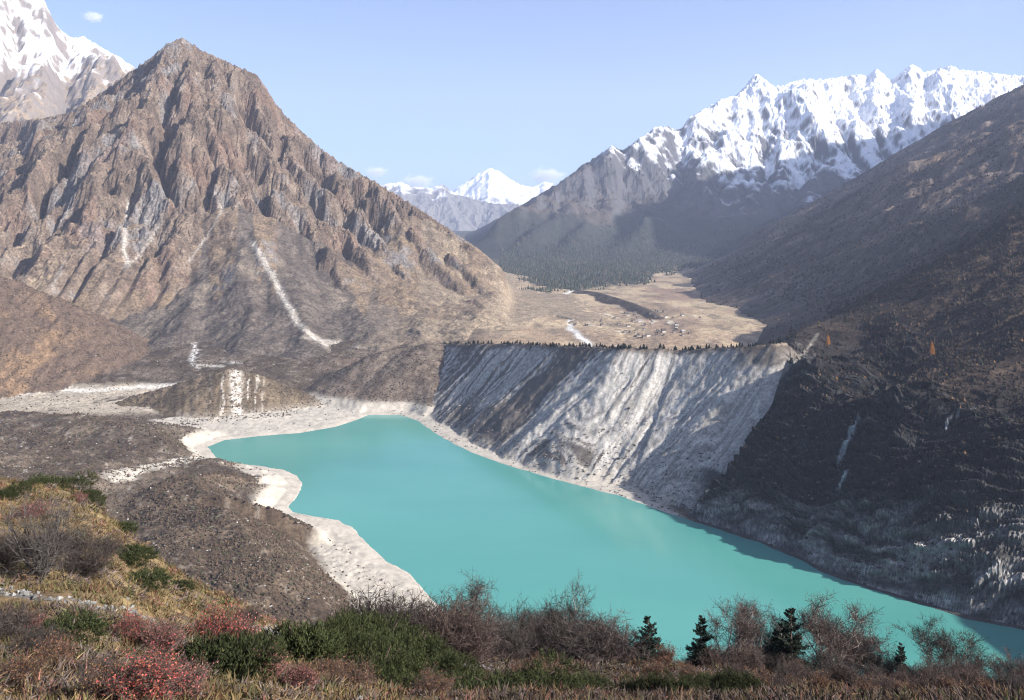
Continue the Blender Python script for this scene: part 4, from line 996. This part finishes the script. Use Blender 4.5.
# scrub and boulders on the debris mounds and plain
n = 240000; px = rng.uniform(-60, 640, n); y = np.exp(rng.uniform(math.log(560), math.log(1640), n)); x = (px-CX)*y/F; z, mm = basin(x, y)
nm = mm['names']; who = mm['who']; tt = fbm(x/55, y/55, 3, 221)
pr = np.where(np.isin(who, [nm.index(q) for q in ('m1','m2','m3','h1','k1')]), .55, .42)*np.clip(.6+1.3*tt, .1, 1)*(mm['ds'] > 20)
pr = np.where((z < 12) & (mm['ds'] < 85), pr*.06, pr); pr = np.where(who == nm.index('wall'), .12*(mm['side'] < 0)+.0, pr); pr = np.where((who == 0) & (px < 190) & (np.abs(rowof(y,z)-399) < 16), pr*.15, pr)
kp = rng.random(n) < pr; x, y, z, tt = x[kp], y[kp], z[kp], tt[kp]; sz = rng.uniform(.45,1.25,len(x))**1.3*(y/900)**.5*np.where(np.isin(who[kp], [nm.index('m1'), nm.index('m2')]), 1.05, .8)
cc = mix([.040,.029,.022], [.095,.068,.048], rng.random(len(x))); cc = mix(cc, [.050,.052,.030], rng.random(len(x)) < .12); st2 = rng.random(len(x)) < .025; cc = mix(cc, [.30,.285,.265], st2)
blobs('scrub', np.stack([x,y,z],1), sz*1.15, np.where(st2, sz*.7, sz*1.3), cc, m_vc, 'low brown scrub and scattered stones on the debris mounds')
# boulders at the foot of the big moraine
n = 30000; px = rng.uniform(380, 720, n); y = np.exp(rng.uniform(math.log(820), math.log(1400), n)); x = (px-CX)*y/F; z, mm = basin(x, y)
pr = (mm['who'] == nm.index('wall'))*(mm['side'] > 0)*(sst(70,130,mm['dc'])*.30+.03)*sst(2,10,mm['ds']) + (mm['ds'] > 1)*(mm['ds'] < 40)*.10
kp = rng.random(n) < pr; x, y, z = x[kp], y[kp], z[kp]; sz = np.abs(rng.normal(size=len(x)))*.5+.35
blobs('rubble', np.stack([x,y,z],1), sz*1.2, sz, np.array([[.17,.155,.14]])*rng.uniform(.35,1.15,(len(x),1)), m_vc, 'boulders at the foot of the grey moraine wall')
# scrub wood on the dark slope
n = 60000; px = rng.uniform(640, 1120, n); y = np.exp(rng.uniform(math.log(640), math.log(3600), n)); x = (px-CX)*y/F; z = slope_zz(x, y); d, zb, s, side = poly_dist(x, y, BASE, True); dd = np.where(side > 0, d, -d)
tt = fbm(x/120, y/120, 4, 231); nearf = sst(1500, 1100, y)
pr = np.where(dd > 105, np.clip(.75+1.2*tt, .1, 1), np.where((y > 850)&(y < 1010), .55, .12))*np.where(y > 1500, .75, 1); pr = np.where(dd < 10, 0, pr)
kp = rng.random(n) < pr; x, y, z, tt = x[kp], y[kp], z[kp], tt[kp]; sz = rng.uniform(.8,1.7,len(x))*np.clip((y/900)**.55, .8, 2.2)
cc = mix([.020,.015,.012], [.068,.046,.032], rng.random(len(x))**1.5); cc = mix(cc, [.105,.085,.070], (rng.random(len(x)) < .18)*sst(900,2200,y)); cc = mix(cc, [.022,.026,.018], rng.random(len(x)) < .2); cc = mix(cc, [.13,.072,.035], rng.random(len(x)) < .03)
blobs('scrub', np.stack([x,y,z],1), sz, sz*2.0, cc, m_vc, 'dark leafless scrub wood clothing the right-hand slope', spike=.6)
# boulders and ledge litter on the lake cliffs
n = 40000; px = rng.uniform(680, 1120, n); y = np.exp(rng.uniform(math.log(560), math.log(900), n)); x = (px-CX)*y/F; z = slope_zz(x, y); d, zb, s, side = poly_dist(x, y, BASE, True); dd = np.where(side > 0, d, -d); tt = fbm(x/25, y/25, 3, 233)
kp = (dd > 2) & (dd < 130) & (rng.random(n) < np.clip(.25+.8*tt,.02,1)); x, y, z, dd = x[kp], y[kp], z[kp], dd[kp]; k_ = rng.uniform(-1, 1, len(x)); sz = np.abs(rng.normal(size=len(x)))*.55+.35
cc = mix([.012,.011,.011], [.12,.112,.105], rng.random(len(x))**2.2); cc = mix(cc, [.045,.033,.022], (rng.random(len(x)) < .4)*sst(30,80,dd))
blobs('rubble', np.stack([x,y,z+.1],1), sz*1.5, sz, cc, m_vc, 'blocks and dark scrub tufts on the ledges of the lake cliffs')
# conifer wood across the head of the valley and up the foot of the snow range
n = 52000; px = rng.uniform(500, 860, n); y = np.exp(rng.uniform(math.log(2700), math.log(6200), n)); x = (px-CX)*y/F
hz = bil(rangeT[0], (y-rangeT[2])/rangeT[3], (x-rangeT[1])/rangeT[3]); z = np.where(y > 4320, np.maximum(hz, basin_z(x, y)), basin_z(x, y)); py = rowof(y, z); tt = fbm(x/260, y/420, 4, 241)
edge = np.interp(px, [500,540,575,600,640,660,700,760,860], [282,286,291,288,283,272,266,262,250])
pr = sst(4,-4, py-edge+tt*14+fbm(x/60,y/90,3,242)*7)*sst(222,246,py+tt*30)*np.clip(.75+.8*tt,.1,1); kp = rng.random(n) < pr; x, y, z = x[kp], y[kp], z[kp]; sz = rng.uniform(2.4,4.6,len(x))
cc = mix([.030,.042,.034], [.065,.072,.052], rng.random(len(x))); cc = mix(cc, [.12,.095,.075], rng.random(len(x)) < .13)
blobs('forest', np.stack([x,y,z],1), sz, sz*3.0, cc, m_vc, 'dark conifer wood across the far end of the valley', spike=1.0)

# ================================================================== SMALL THINGS FAR OFF
def tiny_tree(seed, H, R, mat, name):
    r = np.random.default_rng(seed); g = Geo(); g.tube([(0,0,-.8),(0,0,H*.5),(0,0,H)], [.04*H,.025*H,.005*H], 4)
    m = 240; t = r.uniform(.08,1,m); a = r.uniform(0,6.28,m); l = R*(1-t)**.8*r.uniform(.5,1.1,m)+.1
    p = np.stack([np.cos(a)*l*.6, np.sin(a)*l*.6, t*H],1); d = np.stack([np.cos(a),np.sin(a),r.normal(size=m)*.3-.1],1)
    g.tris(blades(r, p-d*l[:,None]*.4, d, l*1.1, np.full(m, .09*R+.12))); return g.mesh(name)
TT = [tiny_tree(400+i, 6.5+i, 1.7+.25*i, M_con, 'conifer') for i in range(3)]
def along(P, t):
    L = np.cumsum([0]+[math.hypot(b[0]-a[0], b[1]-a[1]) for a, b in zip(P[:-1], P[1:])]); s_ = t*L[-1]
    return np.interp(s_, L, [p[0] for p in P]), np.interp(s_, L, [p[1] for p in P])
k = 0
while k < 230:
    t = rs.uniform(.02, .985)
    if t < .30 and rs.random() < .5: continue
    x, y = along(CREST, t); x += rs.gauss(0, 1.5); y += abs(rs.gauss(0, 5)); z = float(basin_z([x],[y])[0])
    o = link('conifer', TT[k % 3], None, None); o.location = (x, y, z-.2); s_ = rs.uniform(.3, .85); q_ = rs.uniform(1.0,2.0); o.scale = (s_*q_, s_*q_, s_); o.rotation_euler = (0,0,rs.uniform(0,6))
    if not o.data.materials: o.data.materials.append(M_con)
    o['label'] = 'tiny dark conifer in the row along the crest of the grey moraine wall'; o['category'] = 'conifer'; o['group'] = 'conifers along the moraine crest'; k += 1
def slope_hit(px, py):
    ys = np.exp(np.linspace(math.log(640), math.log(3600), 4000)); r = rowof(ys, slope_zz((px-CX)*ys/F, ys)); i = np.argmax(r <= py); y = float(ys[i]); x = (px-CX)*y/F
    return x, y, float(slope_zz(np.array([x]), np.array([y]))[0])
for px, py, H, lab, m in ((932,355,15,'golden larch farther right on the dark slope above the rock cliffs',M_larch),(828,345,13,'golden larch above the upper end of the pale gully track',M_larch),(845,322,9,'small olive-yellow tree above the two golden larches',M_jun)):
    x, y, z = slope_hit(px, py); t = thing('larch', lab, 'larch' if m is M_larch else 'tree', (x, y, z-.5), 1.0, 1.0)
    r = np.random.default_rng(int(px)); tr = Geo(); tr.tube([(0,0,-.5),(0,0,H*.5),(0,0,H)], [.025*H,.015*H,.002*H], 5); o = link('trunk', tr.mesh('trunk', True), M_bark, t)
    c_ = Geo(); q = 1500; tt = r.uniform(.1,1,q); a = r.uniform(0,6.28,q); l = .24*H*(1-tt)**.7*r.uniform(.2,1.1,q); p_ = np.stack([np.cos(a)*l, np.sin(a)*l, tt*H],1)
    c_.tris(blades(r, p_, r.normal(size=(q,3)), r.uniform(.5,1.1,q), np.full(q,.22))); link('crown', c_.mesh('crown'), m, t)
# village of stone houses
m_wall = plant_mat('whitewashed stone', (.42,.39,.35), .3); m_wall2 = plant_mat('bare stone', (.22,.19,.165), .3); m_roof = plant_mat('grey plank roof', (.10,.085,.075), .3); m_roof2 = plant_mat('pale tin roof', (.24,.23,.22), .2)
for m_ in (m_roof, m_roof2): m_.node_tree.nodes['Principled BSDF'].inputs['Specular IOR Level'].default_value = .02; m_.node_tree.nodes['Principled BSDF'].inputs['Roughness'].default_value = 1
def box(g, x0,x1,y0,y1,z0,z1):
    b0 = g.n; g.v.append(np.array([(x0,y0,z0),(x1,y0,z0),(x1,y1,z0),(x0,y1,z0),(x0,y0,z1),(x1,y0,z1),(x1,y1,z1),(x0,y1,z1)], float)); g.n += 8
    for f in ((0,3,2,1),(4,5,6,7),(0,1,5,4),(1,2,6,5),(2,3,7,6),(3,0,4,7)): g.q.append(tuple(b0+i for i in f))
g = Geo(); box(g, -6,6,-4,4,-2,5); g.tris([[(-6,-4,5),(-6,4,5),(-6,0,7.6)],[(6,-4,5),(6,0,7.6),(6,4,5)]]); W_ = g.mesh('wall')
g = Geo(); b0 = 0; g.v.append(np.array([(-6.6,-4.8,4.6),(6.6,-4.8,4.6),(6.6,0,7.9),(-6.6,0,7.9),(-6.6,4.8,4.6),(6.6,4.8,4.6),(-6.6,-4.8,5.0),(6.6,-4.8,5.0),(6.6,0,8.3),(-6.6,0,8.3),(-6.6,4.8,5.0),(6.6,4.8,5.0)], float)); g.n = 12
for f in ((0,1,2,3),(3,2,5,4),(6,9,8,7),(9,10,11,8),(0,6,7,1),(4,5,11,10),(0,3,9,6),(3,4,10,9),(1,7,8,2),(2,8,11,5)): g.q.append(f)
R_ = g.mesh('roof')
hs = [(rs.uniform(612,684), rs.uniform(311,338)) for _ in range(46)] + [(rs.uniform(574,606), rs.uniform(318,330)) for _ in range(6)] + [(668,322),(676,330),(690,334),(640,322),(700,318)]
for i, (px, py) in enumerate(hs):
    ys = np.linspace(1450, 3200, 1200); r = rowof(ys, basin_z((px-CX)*ys/F, ys)); y = float(ys[np.argmax(r <= py)]); x = (px-CX)*y/F; z = float(basin_z([x],[y])[0])
    t = thing('house', 'little stone house with pitched roof among the walls of the valley village', 'house', (x, y, z), rs.choice((0.2,1.5,.4))+rs.gauss(0,.15), rs.uniform(.45,.8), 'houses of the valley village')
    for n_, me, m in (('wall', W_, rs.choice((m_wall, m_wall2, m_wall2))), ('roof', R_, m_roof if rs.random() < .85 else m_roof2)):
        if not me.materials: me.materials.append(None)
        o = link(n_, me, None, t); o.material_slots[0].link = 'OBJECT'; o.material_slots[0].material = m
# small clouds beyond the mountains
m_cl = bpy.data.materials.new('cloud vapour'); m_cl.use_nodes = True; nt = m_cl.node_tree; nt.nodes.remove(nt.nodes['Principled BSDF'])
pv = N(nt,'ShaderNodeVolumePrincipled'); pv.inputs['Color'].default_value = (1,1,1,1); pv.inputs['Anisotropy'].default_value = -.1; tc = N(nt,'ShaderNodeTexCoord'); ln = N(nt,'ShaderNodeVectorMath', operation='LENGTH'); nt.links.new(tc.outputs['Object'], ln.inputs[0])
nz = N(nt,'ShaderNodeTexNoise', Scale=2.4, Detail=5.0, Roughness=.6); nt.links.new(tc.outputs['Object'], nz.inputs['Vector'])
a1 = N(nt,'ShaderNodeMath', operation='MULTIPLY_ADD'); a1.inputs[1].default_value = 2.4; nt.links.new(nz.outputs[0], a1.inputs[0]); s1 = N(nt,'ShaderNodeMath', operation='MULTIPLY'); s1.inputs[1].default_value = -1.45; nt.links.new(ln.outputs['Value'], s1.inputs[0]); nt.links.new(s1.outputs[0], a1.inputs[2])
m2 = N(nt,'ShaderNodeMapRange'); m2.inputs[1].default_value = .1; m2.inputs[2].default_value = .7; m2.inputs[3].default_value = 0; m2.inputs[4].default_value = .0035; nt.links.new(a1.outputs[0], m2.inputs[0]); nt.links.new(m2.outputs[0], pv.inputs['Density'])
nt.links.new(pv.outputs[0], nt.nodes['Material Output'].inputs['Volume'])
ico = None
for px, py, w_, h_, lab in ((547,176,46,24,'bright little cumulus right of the far snow pyramid'),(416,183,44,24,'puffy cumulus above the hazy valley-head ridge'),(376,172,30,15,'small pale cloud touching the right flank of the brown pyramid'),(93,17,24,13,'wispy cloud high beside the left snow peak')):
    Yc = 25500; x, y, z = at_y(px, py, Yc)
    if ico is None:
        import bmesh
        bm = bmesh.new(); bmesh.ops.create_icosphere(bm, subdivisions=4, radius=1); ico = bpy.data.meshes.new('cloud'); bm.to_mesh(ico); bm.free()
    o = link('cloud', ico, m_cl, None); o.location = (x,y,z); o.scale = (w_*.5*Yc/F, 500, h_*.5*Yc/F); o.rotation_euler = (0,rs.uniform(-.2,.2),0); o['label'] = lab; o['category'] = 'cloud'
# ================================================================== AIR, SKY, SUN, CAMERA
SUN_EL, SUN_AZ = 29.0, 115.0          # azimuth clockwise from the view direction (+Y)
bm_ = [(-14000,-60,-900),(15000,-60,-900),(15000,23500,-900),(-14000,23500,-900),(-14000,-60,3600),(15000,-60,3600),(15000,23500,3600),(-14000,23500,3600)]
me = make_mesh('haze', bm_, [(0,3,2,1),(4,5,6,7),(0,1,5,4),(1,2,6,5),(2,3,7,6),(3,0,4,7)], smooth=False)
m_haze = bpy.data.materials.new('valley haze'); m_haze.use_nodes = True; nt = m_haze.node_tree; nt.nodes.remove(nt.nodes['Principled BSDF'])
pv = nt.nodes.new('ShaderNodeVolumePrincipled'); pv.inputs['Color'].default_value = (.64,.74,1,1); pv.inputs['Density'].default_value = HAZE if 'HAZE' in globals() else 4.3e-5
pv.inputs['Anisotropy'].default_value = .1
nt.links.new(pv.outputs[0], nt.nodes['Material Output'].inputs['Volume'])
link('haze', me, m_haze, kind='stuff', label='thin blue mountain haze')

w = bpy.data.worlds.new('World'); sc.world = w; w.use_nodes = True; nt = w.node_tree
bg = nt.nodes['Background']; sky = nt.nodes.new('ShaderNodeTexSky'); sky.sky_type = 'NISHITA'; sky.sun_disc = False
sky.sun_elevation = math.radians(SUN_EL); sky.sun_rotation = math.radians(SUN_AZ); sky.altitude = 1000; sky.air_density = .52; sky.dust_density = 2.8; sky.ozone_density = 2.4
nt.links.new(sky.outputs[0], bg.inputs['Color']); bg.inputs['Strength'].default_value = .11
sl = bpy.data.lights.new('Sun', 'SUN'); sl.energy = 4.8; sl.angle = math.radians(.5); sl.color = (1,.955,.89)
so = bpy.data.objects.new('Sun', sl); C.objects.link(so)
e, a = math.radians(SUN_EL), math.radians(SUN_AZ)
from mathutils import Vector
so.rotation_euler = Vector((math.sin(a)*math.cos(e), math.cos(a)*math.cos(e), math.sin(e))).to_track_quat('Z','Y').to_euler()
cd = bpy.data.cameras.new('Camera'); cam = bpy.data.objects.new('Camera', cd); C.objects.link(cam); sc.camera = cam
cam.location = (0,0,HC); cam.rotation_euler = (math.radians(90),0,0); cd.sensor_width = 36; cd.lens = 36*F/1024
cd.shift_y = -(350-YH)/1024; cd.clip_start = .1; cd.clip_end = 80000
vs = sc.view_settings; vs.view_transform = 'Standard'; vs.look = 'None'; vs.exposure = 1.22; vs.gamma = 1
sc.render.engine = 'CYCLES'; cy = sc.cycles
cy.use_denoising = True; cy.filter_width = 1.15; cy.max_bounces = 5; cy.volume_bounces = 1; cy.diffuse_bounces = 3
